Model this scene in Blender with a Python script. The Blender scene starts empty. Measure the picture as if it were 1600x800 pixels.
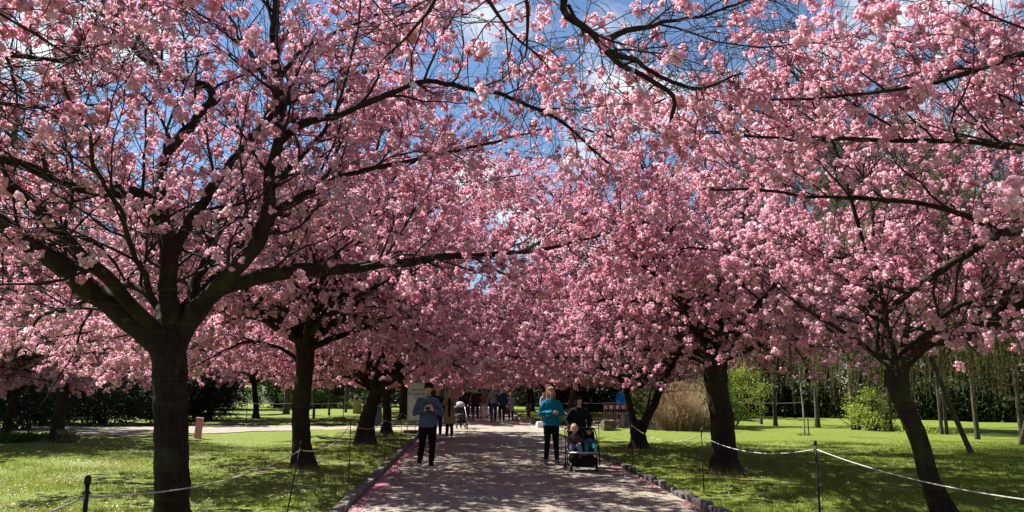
import bpy, bmesh, math, random, time
import numpy as np
from mathutils import Vector, Matrix, Euler, noise as mnoise

T_START = time.time()
SC = bpy.context.scene
COL = SC.collection
R = math.radians

# ------------------------------------------------------------------ camera
CAM_H = 1.70
FPX = 1202.0                      # focal length in photograph pixels (1600 wide)
PITCH = math.atan(208 / FPX)
YAW = R(3.42)                     # heading, to the right of the path axis (+Y)
cam_d = bpy.data.cameras.new("camera")
cam_d.sensor_width = 36.0
cam_d.lens = 36.0 * FPX / 1600.0
cam_d.clip_start = 0.05
cam_d.clip_end = 3000
cam = bpy.data.objects.new("camera", cam_d)
COL.objects.link(cam)
cam.location = (0, 0, CAM_H)
cam.rotation_euler = (math.pi / 2 + PITCH, 0, -YAW)
SC.camera = cam
CAM_M = cam.rotation_euler.to_matrix()
CAM_P = Vector((0, 0, CAM_H))

def ray(px, py):
    return (CAM_M @ Vector(((px - 800) / FPX, (400 - py) / FPX, -1))).normalized()

def at(px, py, y):
    """world point seen at a photograph pixel, standing at distance y down the path"""
    d = ray(px, py)
    return CAM_P + d * (y / d.y)

def gp(px, py, z=0.0):
    """ground point seen at a photograph pixel"""
    d = ray(px, py)
    return CAM_P + d * ((z - CAM_H) / d.z)

# ------------------------------------------------------------------ sky, sun, exposure
SUN_EL, SUN_AZ = 50.0, -52.0       # azimuth clockwise from +Y
sd = Vector((math.sin(R(SUN_AZ)) * math.cos(R(SUN_EL)), math.cos(R(SUN_AZ)) * math.cos(R(SUN_EL)), math.sin(R(SUN_EL))))
world = bpy.data.worlds.new("World")
SC.world = world
world.use_nodes = True
nt = world.node_tree
nt.nodes.clear()
w_out = nt.nodes.new("ShaderNodeOutputWorld")
w_bg = nt.nodes.new("ShaderNodeBackground")
w_sky = nt.nodes.new("ShaderNodeTexSky")
w_sky.sky_type = 'NISHITA'
w_sky.sun_disc = False
w_sky.sun_elevation = R(SUN_EL)
w_sky.sun_rotation = R(SUN_AZ)
w_sky.air_density = 1.0
w_sky.dust_density = 0.15
w_sky.ozone_density = 4.5
w_bg.inputs['Strength'].default_value = 0.050
tc = nt.nodes.new("ShaderNodeTexCoord")
mp = nt.nodes.new("ShaderNodeMapping")
mp.inputs['Scale'].default_value = (1.0, 1.0, 1.7)
mp.inputs['Location'].default_value = (0.35, 0.1, 0.0)
n1 = nt.nodes.new("ShaderNodeTexNoise")
n1.inputs['Scale'].default_value = 2.6
n1.inputs['Detail'].default_value = 9
n1.inputs['Roughness'].default_value = 0.55
n1.inputs['Distortion'].default_value = 0.25
cr = nt.nodes.new("ShaderNodeValToRGB")
cr.color_ramp.elements[0].position = 0.605
cr.color_ramp.elements[1].position = 0.71
mx = nt.nodes.new("ShaderNodeMix")
mx.data_type = 'RGBA'
mx.inputs[7].default_value = (8.6, 8.9, 9.3, 1)
nt.links.new(tc.outputs['Generated'], mp.inputs['Vector'])
nt.links.new(mp.outputs[0], n1.inputs['Vector'])
last = n1.outputs['Fac']                      # a few larger cumulus banks stand where the photograph has them
for px_, py_, w_ in ((800, 160, .17), (10, 150, .09), (1540, 150, .06)):
    dd = nt.nodes.new("ShaderNodeVectorMath"); dd.operation = 'DOT_PRODUCT'; dd.inputs[1].default_value = tuple(ray(px_, py_))
    nt.links.new(tc.outputs['Generated'], dd.inputs[0])
    mr = nt.nodes.new("ShaderNodeMapRange"); mr.inputs['From Min'].default_value = .972; mr.inputs['From Max'].default_value = .996; mr.inputs['To Max'].default_value = w_
    nt.links.new(dd.outputs['Value'], mr.inputs['Value'])
    ad = nt.nodes.new("ShaderNodeMath"); nt.links.new(last, ad.inputs[0]); nt.links.new(mr.outputs[0], ad.inputs[1]); last = ad.outputs[0]
nt.links.new(last, cr.inputs[0])
nt.links.new(cr.outputs[0], mx.inputs[0])
nt.links.new(w_sky.outputs[0], mx.inputs[6])
nt.links.new(mx.outputs[2], w_bg.inputs['Color'])
nt.links.new(w_bg.outputs[0], w_out.inputs['Surface'])

sun_d = bpy.data.lights.new("sun", 'SUN')
sun_d.energy = 5.0
sun_d.angle = R(0.55)
sun_d.color = (1.0, 0.955, 0.88)
sun = bpy.data.objects.new("sun", sun_d)
COL.objects.link(sun)
sun.location = (-20, 15, 30)
sun.rotation_euler = (-sd).to_track_quat('-Z', 'Y').to_euler()
SC.view_settings.view_transform = 'Standard'
SC.view_settings.look = 'None'
SC.view_settings.exposure = 1.46
SC.view_settings.gamma = 1.0
SC.view_settings.use_curve_mapping = False
SC.render.engine = 'CYCLES'
SC.cycles.max_bounces = 9
SC.cycles.diffuse_bounces = 5
SC.cycles.transmission_bounces = 6
SC.cycles.transparent_max_bounces = 6
SC.cycles.sample_clamp_indirect = 4

# ------------------------------------------------------------------ helpers
def tag(o, label=None, cat=None, group=None, kind=None):
    if label: o['label'] = label
    if cat: o['category'] = cat
    if group: o['group'] = group
    if kind: o['kind'] = kind
    return o

def empty(name, loc=(0, 0, 0), rz=0.0, scale=1.0):
    o = bpy.data.objects.new(name, None)
    COL.objects.link(o)
    o.location = loc
    o.rotation_euler = (0, 0, rz)
    o.scale = (scale,) * 3
    o.empty_display_size = 0.2
    return o

def link(name, me, parent=None, mat=None):
    o = bpy.data.objects.new(name, me)
    COL.objects.link(o)
    if parent is not None: o.parent = parent
    if mat is not None and not me.materials: me.materials.append(mat)
    return o

def np_mesh(name, V, F, smooth=False, mats=None, mat_idx=None):
    """V (N,3), F (M,k) with k = 3 or 4 for all faces"""
    V = np.ascontiguousarray(V, dtype=np.float32); F = np.ascontiguousarray(F, dtype=np.int32)
    me = bpy.data.meshes.new(name)
    me.vertices.add(len(V)); me.vertices.foreach_set('co', V.ravel())
    k = F.shape[1]
    me.loops.add(F.size); me.loops.foreach_set('vertex_index', F.ravel())
    me.polygons.add(len(F))
    me.polygons.foreach_set('loop_start', np.arange(0, F.size, k, dtype=np.int32))
    if smooth: me.polygons.foreach_set('use_smooth', np.ones(len(F), dtype=bool))
    for m in (mats or []): me.materials.append(m)
    if mat_idx is not None: me.polygons.foreach_set('material_index', np.ascontiguousarray(mat_idx, dtype=np.int32))
    me.update(calc_edges=True)
    me.validate()
    return me

class MB:
    """collects simple solids and links them as one mesh object"""
    def __init__(s): s.V = []; s.F = []
    def add(s, V, F):
        b = len(s.V); s.V += [tuple(v) for v in V]; s.F += [tuple(i + b for i in f) for f in F]; return s
    def box(s, c, d, rz=0.0, bev=0.0, taper=1.0):
        x, y, z = d[0] / 2, d[1] / 2, d[2] / 2
        if bev <= 0:
            V = [(-x, -y, -z), (x, -y, -z), (x, y, -z), (-x, y, -z), (-x * taper, -y * taper, z), (x * taper, -y * taper, z), (x * taper, y * taper, z), (-x * taper, y * taper, z)]
            F = [(0, 3, 2, 1), (4, 5, 6, 7), (0, 1, 5, 4), (1, 2, 6, 5), (2, 3, 7, 6), (3, 0, 4, 7)]
        else:
            b = bev; V = []
            for zz, ins, tp in ((-z, b, 1), (-z + b, 0, 1), (z - b, 0, taper), (z, b, taper)):
                xx, yy = (x - ins) * tp, (y - ins) * tp
                V += [(-xx, -yy, zz), (xx, -yy, zz), (xx, yy, zz), (-xx, yy, zz)]
            F = [(0, 3, 2, 1), (12, 13, 14, 15)]
            for k in range(3):
                for i in range(4):
                    j = (i + 1) % 4; F.append((4 * k + i, 4 * k + j, 4 * k + 4 + j, 4 * k + 4 + i))
        ca, sa = math.cos(rz), math.sin(rz)
        V = [(c[0] + ca * v[0] - sa * v[1], c[1] + sa * v[0] + ca * v[1], c[2] + v[2]) for v in V]
        return s.add(V, F)
    def tube(s, pts, rad, n=8, cap=True, ex=1.0):
        pts = [Vector(p) for p in pts]
        if not isinstance(rad, (list, tuple)): rad = [rad] * len(pts)
        V = []; F = []
        ref = None
        for i, p in enumerate(pts):
            t = (pts[min(i + 1, len(pts) - 1)] - pts[max(i - 1, 0)]).normalized()
            if ref is None:
                ref = Vector((1, 0, 0)) if abs(t.x) < .8 else Vector((0, 1, 0))
            a = (ref - t * ref.dot(t)).normalized(); ref = a; b = t.cross(a)
            r = rad[i]; ra, rb = (r if isinstance(r, (tuple, list)) else (r * ex, r))
            for k in range(n):
                th = 2 * math.pi * k / n
                V.append(p + a * (ra * math.cos(th)) + b * (rb * math.sin(th)))
        for i in range(len(pts) - 1):
            for k in range(n):
                k2 = (k + 1) % n
                F.append((i * n + k, i * n + k2, (i + 1) * n + k2, (i + 1) * n + k))
        if cap:
            F.append(tuple(range(n - 1, -1, -1))); F.append(tuple((len(pts) - 1) * n + k for k in range(n)))
        return s.add(V, F)
    def ball(s, c, r, n=10, m=8):
        if not isinstance(r, (tuple, list)): r = (r, r, r)
        V = [(c[0], c[1], c[2] - r[2])]; F = []
        for j in range(1, m):
            ph = math.pi * j / m - math.pi / 2
            for i in range(n):
                th = 2 * math.pi * i / n
                V.append((c[0] + r[0] * math.cos(ph) * math.cos(th), c[1] + r[1] * math.cos(ph) * math.sin(th), c[2] + r[2] * math.sin(ph)))
        V.append((c[0], c[1], c[2] + r[2])); L = len(V) - 1
        for i in range(n):
            F.append((0, 1 + (i + 1) % n, 1 + i))
            F.append((L, 1 + (m - 2) * n + i, 1 + (m - 2) * n + (i + 1) % n))
        for j in range(m - 2):
            for i in range(n):
                i2 = (i + 1) % n
                F.append((1 + j * n + i, 1 + j * n + i2, 1 + (j + 1) * n + i2, 1 + (j + 1) * n + i))
        return s.add(V, F)
    def mesh(s, name, mat=None, smooth=False):
        me = bpy.data.meshes.new(name); me.from_pydata(s.V, [], s.F)
        if smooth: me.polygons.foreach_set('use_smooth', [True] * len(me.polygons))
        if mat: me.materials.append(mat)
        me.update(); return me
    def build(s, name, mat, parent=None, smooth=False):
        return link(name, s.mesh(name, mat, smooth), parent)
    def remeshed(s, name, mat, parent=None, voxel=0.012, smooth_it=4, folds=0.0):
        """weld the overlapping solids into one continuous skin"""
        me = s.mesh(name); o = bpy.data.objects.new(name, me); COL.objects.link(o)
        m = o.modifiers.new('r', 'REMESH'); m.mode = 'VOXEL'; m.voxel_size = voxel; m.use_smooth_shade = True
        q = o.modifiers.new('s', 'SMOOTH'); q.factor = .5; q.iterations = smooth_it
        dg = bpy.context.evaluated_depsgraph_get(); dg.update()
        nm = bpy.data.meshes.new_from_object(o.evaluated_get(dg))
        o.modifiers.clear(); o.data = nm; nm.name = name; bpy.data.meshes.remove(me)
        if folds:
            n_ = len(nm.vertices); C = np.empty(n_ * 3, np.float32); nm.vertices.foreach_get('co', C); C = C.reshape(-1, 3)
            Nn = np.empty(n_ * 3, np.float32); nm.vertex_normals.foreach_get('vector', Nn); Nn = Nn.reshape(-1, 3)
            x, y, z = C.T
            w = np.sin(x * 23 + 2 * np.sin(z * 9)) * np.cos(z * 31 + 3 * np.sin(x * 11 + y * 7)) + .5 * np.sin(y * 37 + z * 47 + 2 * np.sin(x * 31)) 
            w2 = np.sin(z * 55 + 4 * np.sin(x * 8 + y * 5)) * np.clip(np.sin(x * 7 + z * 5 + 1) + .2, 0, 1)
            nm.vertices.foreach_set('co', (C + Nn * (folds * (.45 * w + .7 * w2))[:, None]).astype(np.float32).ravel())
        nm.polygons.foreach_set('use_smooth', [True] * len(nm.polygons))
        if mat: nm.materials.clear(); nm.materials.append(mat)
        if parent is not None: o.parent = parent
        return o

# ------------------------------------------------------------------ materials
class NG:
    def __init__(s, name):
        s.m = bpy.data.materials.new(name); s.m.use_nodes = True
        s.t = s.m.node_tree; s.t.nodes.clear()
        s.out = s.n("ShaderNodeOutputMaterial")
    def n(s, typ, **kw):
        x = s.t.nodes.new(typ)
        for k, v in kw.items(): setattr(x, k, v)
        return x
    def l(s, a, b): s.t.links.new(a, b)
    def coord(s, scale=(1, 1, 1), which='Object'):
        c = s.n("ShaderNodeTexCoord"); m = s.n("ShaderNodeMapping"); m.inputs['Scale'].default_value = scale
        s.l(c.outputs[which], m.inputs['Vector']); return m.outputs[0]
    def noise(s, vec, scale, detail=4, rough=.55, dist=0.0):
        x = s.n("ShaderNodeTexNoise"); x.inputs['Scale'].default_value = scale; x.inputs['Detail'].default_value = detail
        x.inputs['Roughness'].default_value = rough; x.inputs['Distortion'].default_value = dist
        s.l(vec, x.inputs['Vector']); return x.outputs['Fac']
    def ramp(s, fac, stops):
        x = s.n("ShaderNodeValToRGB"); e = x.color_ramp.elements
        while len(e) < len(stops): e.new(.5)
        for i, (p, c) in enumerate(stops):
            e[i].position = p; e[i].color = (c[0], c[1], c[2], 1) if isinstance(c, (tuple, list)) else (c, c, c, 1)
        s.l(fac, x.inputs[0]); return x.outputs[0]
    def mix(s, f, a, b, mode='MIX'):
        x = s.n("ShaderNodeMix"); x.data_type = 'RGBA'; x.blend_type = mode
        for v, i in ((f, 0), (a, 6), (b, 7)):
            if hasattr(v, 'links'): s.l(v, x.inputs[i])
            elif i == 0: x.inputs[0].default_value = v
            else: x.inputs[i].default_value = (v[0], v[1], v[2], 1)
        return x.outputs[2]
    def bsdf(s, col, rough=.8, spec=.3, metal=0, bump=None, bstr=.3, bdist=.01):
        b = s.n("ShaderNodeBsdfPrincipled")
        if hasattr(col, 'links'): s.l(col, b.inputs['Base Color'])
        else: b.inputs['Base Color'].default_value = (col[0], col[1], col[2], 1)
        if hasattr(rough, 'links'): s.l(rough, b.inputs['Roughness'])
        else: b.inputs['Roughness'].default_value = rough
        b.inputs['Specular IOR Level'].default_value = spec; b.inputs['Metallic'].default_value = metal
        if bump is not None:
            q = s.n("ShaderNodeBump"); q.inputs['Strength'].default_value = bstr; q.inputs['Distance'].default_value = bdist
            s.l(bump, q.inputs['Height']); s.l(q.outputs[0], b.inputs['Normal'])
        return b.outputs[0]
    def done(s, sh): s.l(sh, s.out.inputs['Surface']); return s.m

def m_plain(name, col, rough=.7, spec=.3, metal=0, var=.12, sc=12):
    g = NG(name); v = g.coord()
    f = g.noise(v, sc, 5)
    c = g.mix(1.0, col, g.ramp(f, [(.3, 1 - var * 2), (.7, 1 + var)]), 'MULTIPLY')
    return g.done(g.bsdf(c, rough, spec, metal, f, .15, .004))

def m_cloth(name, col, var=.2, weave=260):
    g = NG(name); v = g.coord()
    f = g.noise(v, 9, 4, .6, .6)
    w = g.noise(v, weave, 2)
    c = g.mix(1.0, col, g.ramp(f, [(.3, 1 - var), (.7, 1 + var)]), 'MULTIPLY')
    return g.done(g.bsdf(c, .92, .12, 0, g.mix(.75, w, f), .5, .012))

def m_leafy(name, cols, trans=.35, rough=.6):
    """thin petals or leaves: diffuse plus light coming through; colour varies from clump to clump"""
    g = NG(name)
    geo = g.n("ShaderNodeNewGeometry"); oi = g.n("ShaderNodeObjectInfo")
    a = g.n("ShaderNodeMath", operation='MULTIPLY_ADD'); g.l(geo.outputs['Random Per Island'], a.inputs[0])
    a.inputs[1].default_value = .45
    b = g.n("ShaderNodeMath", operation='MULTIPLY'); g.l(oi.outputs['Random'], b.inputs[0]); b.inputs[1].default_value = .55
    g.l(b.outputs[0], a.inputs[2])
    n = len(cols)
    ps = g.noise(geo.outputs['Position'], .22, 2, .5)           # whole boughs and trees differ a little
    e_ = g.n("ShaderNodeMath", operation='MULTIPLY_ADD'); g.l(ps, e_.inputs[0]); e_.inputs[1].default_value = .9; e_.inputs[2].default_value = -.45
    f_ = g.n("ShaderNodeMath", operation='ADD'); g.l(a.outputs[0], f_.inputs[0]); g.l(e_.outputs[0], f_.inputs[1]); a = f_
    c = g.ramp(a.outputs[0], [(i / (n - 1), k) for i, k in enumerate(cols)])
    d = g.bsdf(c, rough, .2)
    t = g.n("ShaderNodeBsdfTranslucent"); g.l(g.mix(1.0, c, (1.0, .93, .95), 'MULTIPLY'), t.inputs[0])
    m = g.n("ShaderNodeMixShader"); m.inputs[0].default_value = trans
    g.l(d, m.inputs[1]); g.l(t.outputs[0], m.inputs[2])
    return g.done(m.outputs[0])

def m_bark(name, lo, hi, vscale=(7, 7, 1.6), rings=False, moss=0.0):
    g = NG(name); v = g.coord(vscale); v2 = g.coord((1, 1, 1))
    f = g.noise(v, 3.2, 8, .68, .5)
    big = g.noise(v2, 2.2, 4, .6)
    c = g.ramp(f, [(.32, lo), (.55, tuple((a + b) / 2 for a, b in zip(lo, hi))), (.72, hi)])
    c = g.mix(g.ramp(big, [(.45, 0.0), (.7, .5)]), c, tuple(x * 1.25 for x in hi))
    h = f
    if rings:
        r = g.noise(g.coord((1.3, 1.3, 26)), 2.0, 4, .6)
        c = g.mix(g.ramp(r, [(.56, 0.0), (.66, .6)]), c, tuple(x * 1.6 for x in hi))
        h = g.mix(.4, f, r)
    band = g.noise(g.coord((1.6, 1.6, 17)), 1.8, 5, .65)          # broken horizontal lenticel bands
    c = g.mix(g.ramp(band, [(.55, 0.0), (.68, .35)]), c, tuple(x * 1.9 for x in hi))
    c = g.mix(g.ramp(g.noise(g.coord((2.2, 2.2, 5)), 3.0, 6, .7), [(.30, .8), (.42, 0.0)]), c, tuple(x * .6 for x in lo))
    lich = g.noise(v2, 7.5, 4, .6)
    c = g.mix(g.ramp(lich, [(.64, 0.0), (.70, .45)]), c, (.10, .10, .08))
    h = g.mix(.35, h, band)
    if moss > 0:
        c = g.mix(g.ramp(g.noise(v2, 3.5, 5), [(.5, 0.0), (.68, moss)]), c, (.06, .075, .02))
    return g.done(g.bsdf(c, .92, .15, 0, h, 1.0, .03))

M = {}
M['bark'] = m_bark('cherry bark', (.008, .005, .004), (.044, .027, .019), rings=False, moss=.35)
M['twig'] = m_plain('cherry twig', (.035, .02, .017), .8, .2, 0, .2, 8)
M['petal'] = m_leafy('pink petals', [(.70, .31, .44), (.85, .49, .60), (.88, .62, .70), (.94, .82, .86), (.79, .38, .50)], .58)
M['leaf'] = m_leafy('young bronze leaves', [(.12, .16, .03), (.22, .22, .05), (.20, .12, .04)], .4)
M['grass'] = m_leafy('grass blades', [(.095, .145, .015), (.17, .23, .022), (.23, .28, .035), (.26, .28, .07)], .35)
M['bgbark'] = m_bark('grey brown bark', (.035, .03, .02), (.12, .10, .07), (5, 5, 1.2), moss=.4)
M['redbark'] = m_bark('reddish brown bark', (.05, .025, .015), (.16, .085, .05), (5, 5, 1.0))
M['birch'] = m_bark('pale birch bark', (.12, .11, .09), (.42, .40, .34), (4, 4, 5), rings=True)
M['bgtwig'] = m_plain('olive bare twigs', (.13, .115, .055), .85, .1, 0, .2, 3)
M['bud'] = m_leafy('olive leaf buds', [(.13, .14, .03), (.22, .22, .06), (.20, .16, .06)], .3)
M['weep'] = m_leafy('hanging catkin shoots', [(.13, .12, .03), (.22, .20, .055), (.20, .22, .045)], .35)
M['yew'] = m_leafy('dark evergreen leaves', [(.008, .016, .006), (.018, .034, .010), (.035, .055, .016)], .1)
M['olive'] = m_leafy('olive conifer needles', [(.03, .042, .012), (.06, .07, .02), (.08, .085, .03)], .15)
M['lime'] = m_leafy('fresh lime leaves', [(.16, .26, .03), (.28, .38, .05), (.36, .44, .08)], .4)
M['shrub'] = m_leafy('green shrub leaves', [(.05, .11, .02), (.10, .18, .03), (.15, .22, .05)], .3)
M['dry'] = m_leafy('dry reed stems', [(.28, .18, .10), (.42, .30, .18), (.55, .42, .27)], .25)
M['petal_pale'] = m_leafy('fallen pale petals', [(.55, .45, .42), (.75, .62, .58), (.85, .72, .66)], .2)
M['petal_deep'] = m_leafy('fallen pink petals', [(.40, .13, .19), (.58, .25, .32), (.72, .45, .50)], .2)

# ------------------------------------------------------------------ the ground
PL = (gp(560, 784).x + gp(649, 690).x) / 2         # left edge of the main path
PR = (gp(934, 713).x + gp(1080, 787).x) / 2        # right edge
print("path edges", PL, PR, gp(560, 784), gp(649, 690), gp(934, 713), gp(1080, 787))
CR0, CR1 = 32.5, 38.0                                # crossing path
LAWN_Z = 0.085

def und(x, y):
    return .03 * np.sin(x * .61 + 1.3) * np.cos(y * .47 + .4) + .018 * np.sin(x * 1.7 + y * .9) + .012 * np.cos(y * 2.1 - x * .8)

def sheet(name, xs, ys, zf, mat):
    X, Y = np.meshgrid(xs, ys)
    Z = zf(X, Y)
    nx, ny = len(xs), len(ys)
    V = np.stack([X, Y, Z], -1).reshape(-1, 3)
    i = np.arange(nx - 1)[None, :] + nx * np.arange(ny - 1)[:, None]
    F = np.stack([i, i + 1, i + nx + 1, i + nx], -1).reshape(-1, 4)
    return link(name, np_mesh(name, V, F, True, [mat]))

g = NG('lawn turf'); v = g.coord()
a = g.noise(v, .35, 5, .6, .4); b = g.noise(v, 9, 6, .7); c_ = g.noise(v, 55, 3, .7)
col = g.ramp(b, [(.25, (.055, .075, .010)), (.5, (.125, .17, .02)), (.75, (.21, .25, .035))])
col = g.mix(g.ramp(a, [(.5, 0.0), (.72, .55)]), col, (.16, .19, .055))
col = g.mix(g.ramp(g.noise(v, 1.3, 5, .65), [(.58, 0.0), (.7, .45)]), col, (.11, .10, .045))
col = g.mix(g.ramp(c_, [(.62, 0.0), (.68, .55)]), col, (.26, .30, .12))
col = g.mix(g.ramp(g.noise(v, 38, 2, .5), [(.70, 0.0), (.715, .9)]), col, (.66, .56, .52))
M['lawn'] = g.done(g.bsdf(col, .9, .15, 0, g.mix(.5, b, c_), .9, .05))

g = NG('gravel path'); v = g.coord()
a = g.noise(v, .5, 5, .6, .3); b = g.noise(v, 120, 3, .8); c_ = g.noise(v, 22, 5, .7)
tr_ = g.noise(g.coord((3.2, .16, 1)), 1.6, 4, .6)
col = g.ramp(b, [(.28, (.155, .130, .100)), (.5, (.285, .245, .192)), (.72, (.45, .40, .32))])
col = g.mix(g.ramp(a, [(.42, 0.0), (.7, .4)]), col, (.30, .26, .225))
col = g.mix(g.ramp(c_, [(.5, 0.0), (.75, .35)]), col, (.22, .185, .16))
col = g.mix(g.ramp(tr_, [(.44, 0.0), (.62, .5)]), col, (.175, .145, .125))
col = g.mix(g.ramp(g.noise(v, 2.1, 6, .7), [(.55, 0.0), (.68, .45)]), col, (.40, .37, .31))
vo = g.n("ShaderNodeTexVoronoi"); vo.inputs['Scale'].default_value = 14; g.l(v, vo.inputs['Vector'])
col = g.mix(g.ramp(vo.outputs['Distance'], [(.05, .8), (.10, 0.0)]), col, (.14, .11, .09))
M['gravel'] = g.done(g.bsdf(col, .95, .12, 0, g.mix(.5, b, c_), .6, .012))

g = NG('bare soil'); v = g.coord()
a = g.noise(v, 3, 6, .7)
M['soil'] = g.done(g.bsdf(g.ramp(a, [(.3, (.03, .03, .015)), (.7, (.075, .07, .035))]), .95, .1, 0, a, .6, .05))

tag(sheet('ground', np.array([-400., -60, 60, 400]), np.array([-200., -20, 120, 700]), lambda X, Y: X * 0 - .03, M['soil']), kind='structure')
yy = np.concatenate([np.arange(-6, 40, .35), np.arange(40, 90, 2)])
tag(sheet('path', np.linspace(PL - .02, PR + .02, 24), yy, lambda X, Y: .004 + .035 * (1 - ((X - (PL + PR) / 2) / 2.6) ** 2) + .3 * und(X, Y), M['gravel']), kind='structure')
def side_z(X, Y): return .006 + .35 * und(X, Y)
tag(sheet('side_path', np.linspace(-30, PL - .02, 60), np.linspace(CR0, CR1, 20), side_z, M['gravel']), kind='structure')
tag(sheet('side_path', np.linspace(PR + .02, 10.5, 30), np.linspace(CR0, CR1, 20), side_z, M['gravel']), kind='structure')

def lawn_z(x0, x1, y0, y1, lip=.6):
    def f(X, Y):
        e = np.minimum(np.minimum(X - x0, x1 - X), np.minimum(Y - y0, y1 - Y))
        k = np.clip(e / lip, 0, 1)
        return LAWN_Z * (.55 + .45 * k) + und(X, Y) * k
    return f
LX0 = PL - .16; RX0 = PR + .15
lz_l = lawn_z(-70, LX0, -12, CR0); lz_r = lawn_z(RX0, 70, -12, CR0)
tag(sheet('lawn', np.concatenate([np.linspace(-70, -14, 30), np.arange(-13.7, LX0 - .1, .25), [LX0]]), np.concatenate([[-12., -6], np.arange(0, CR0 - .1, .25), [CR0]]), lz_l, M['lawn']), kind='structure')
tag(sheet('lawn', np.concatenate([[RX0], np.arange(RX0 + .25, 16, .25), np.linspace(16.5, 70, 40)]), np.concatenate([[-12., -6], np.arange(0, CR0 - .1, .25), [CR0]]), lz_r, M['lawn']), kind='structure')
tag(sheet('lawn', np.concatenate([np.linspace(-70, LX0, 140)]), np.linspace(CR1, 90, 90), lawn_z(-70, LX0, CR1, 90), M['lawn']), kind='structure')
tag(sheet('lawn', np.linspace(10.52, 70, 60), np.linspace(CR0 + .0, CR1, 12), lambda X, Y: LAWN_Z * .8 + .3 * und(X, Y), M['lawn']), kind='structure')
tag(sheet('lawn', np.concatenate([np.linspace(RX0, 70, 140)]), np.linspace(CR1, 90, 90), lawn_z(RX0, 70, CR1, 90), M['lawn']), kind='structure')

# the narrow path that wanders across the left lawn
cen = [gp(-120, 690), gp(70, 685), gp(200, 681), gp(300, 679), gp(420, 675), gp(520, 671), gp(600, 666)]
V = []; F = []
def catmull(pts, n):
    pts = [Vector(p) for p in pts]; out = []
    P = [pts[0] * 2 - pts[1]] + pts + [pts[-1] * 2 - pts[-2]]
    for i in range(1, len(P) - 2):
        for k in range(n):
            t = k / n
            a, b, c, d = P[i - 1], P[i], P[i + 1], P[i + 2]
            out.append(.5 * ((2 * b) + (c - a) * t + (2 * a - 5 * b + 4 * c - d) * t * t + (3 * b - a - 3 * c + d) * t ** 3))
    out.append(pts[-1]); return out
cc = catmull(cen, 24)
W = 1.05; NW = 7
for i, p in enumerate(cc):
    t = (cc[min(i + 1, len(cc) - 1)] - cc[max(i - 1, 0)]); t.z = 0; t.normalize(); nrm = Vector((-t.y, t.x, 0))
    w = W + .12 * math.sin(i * .7) + .08 * math.sin(i * 1.9)
    for k in range(NW):
        q = p + nrm * (w * (2 * k / (NW - 1) - 1))
        z = float(lz_l(np.array(q.x), np.array(min(q.y, CR0)))) if q.y < CR0 else .02
        V.append((q.x, q.y, z + .022))
for i in range(len(cc) - 1):
    for k in range(NW - 1):
        F.append((i * NW + k, i * NW + k + 1, (i + 1) * NW + k + 1, (i + 1) * NW + k))
tag(link('winding_path', np_mesh('winding_path', np.array(V), np.array(F), True, [M['gravel']])), kind='structure')

# ------------------------------------------------------------------ kerbs: every stone a piece
M['sett'] = m_plain('weathered granite sett', (.11, .10, .085), .9, .2, 0, .45, 14)
M['kerb'] = m_plain('worn kerb block', (.15, .14, .115), .9, .2, 0, .4, 9)
def stone_mesh(rng, dx, dy, dz, mat):
    bm = bmesh.new(); bmesh.ops.create_cube(bm, size=1)
    bmesh.ops.bevel(bm, geom=bm.edges[:], offset=.09, segments=1, affect='EDGES')
    for v_ in bm.verts:
        v_.co += Vector((rng.uniform(-.05, .05), rng.uniform(-.04, .04), rng.uniform(-.05, .05)))
        v_.co = Vector((v_.co.x * dx, v_.co.y * dy, v_.co.z * dz))
    me = bpy.data.meshes.new('kerb_stone'); bm.to_mesh(me); bm.free(); me.materials.append(mat); return me
rng = random.Random(5)
kr = tag(empty('kerb', (PR + .08, 8, 0)), kind='structure')
vs = [stone_mesh(rng, .15, .21, .26, M['sett']) for _ in range(8)]
y = -5.0
while y < 25.5:
    L = rng.uniform(.17, .27)
    o = link('kerb_stone', rng.choice(vs), kr)
    o.location = (rng.uniform(-.02, .02), y + L / 2 - 8, rng.uniform(-.03, .015) - .03)
    o.scale = (rng.uniform(.6, 1.0), L / .215, rng.uniform(.9, 1.1)); o.rotation_euler = (rng.uniform(-.06, .06), rng.uniform(-.12, .12), rng.uniform(-.08, .08))
    y += L + rng.uniform(.005, .03)
kl = tag(empty('kerb', (PL - .09, 8, 0)), kind='structure')
vs = [stone_mesh(rng, .15, .72, .22, M['kerb']) for _ in range(6)]
y = -5.0
while y < CR0 - .4:
    L = rng.uniform(.6, .85)
    o = link('kerb_stone', rng.choice(vs), kl)
    o.location = (rng.uniform(-.008, .008), y + L / 2 - 8, rng.uniform(-.01, .01) + .01); o.scale = (1, L / .72, 1)
    o.rotation_euler = (0, rng.uniform(-.04, .04), rng.uniform(-.012, .012))
    y += L + .012
# rough stones edging the far bed on the right of the path
ks = tag(empty('kerb', (PR + .1, CR1 + .2, 0)), kind='structure')
vs = [stone_mesh(rng, .3, .3, .3, M['kerb']) for _ in range(5)]
for k in range(26):
    o = link('kerb_stone', rng.choice(vs), ks)
    if k < 13: o.location = (rng.uniform(-.03, .03), .3 + k * .42, .03)
    else: o.location = ((k - 12) * .42, rng.uniform(-.03, .03), .02)
    o.scale = (1, 1, rng.uniform(.7, 1.3)); o.rotation_euler = (0, 0, rng.uniform(0, 3))

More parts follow.
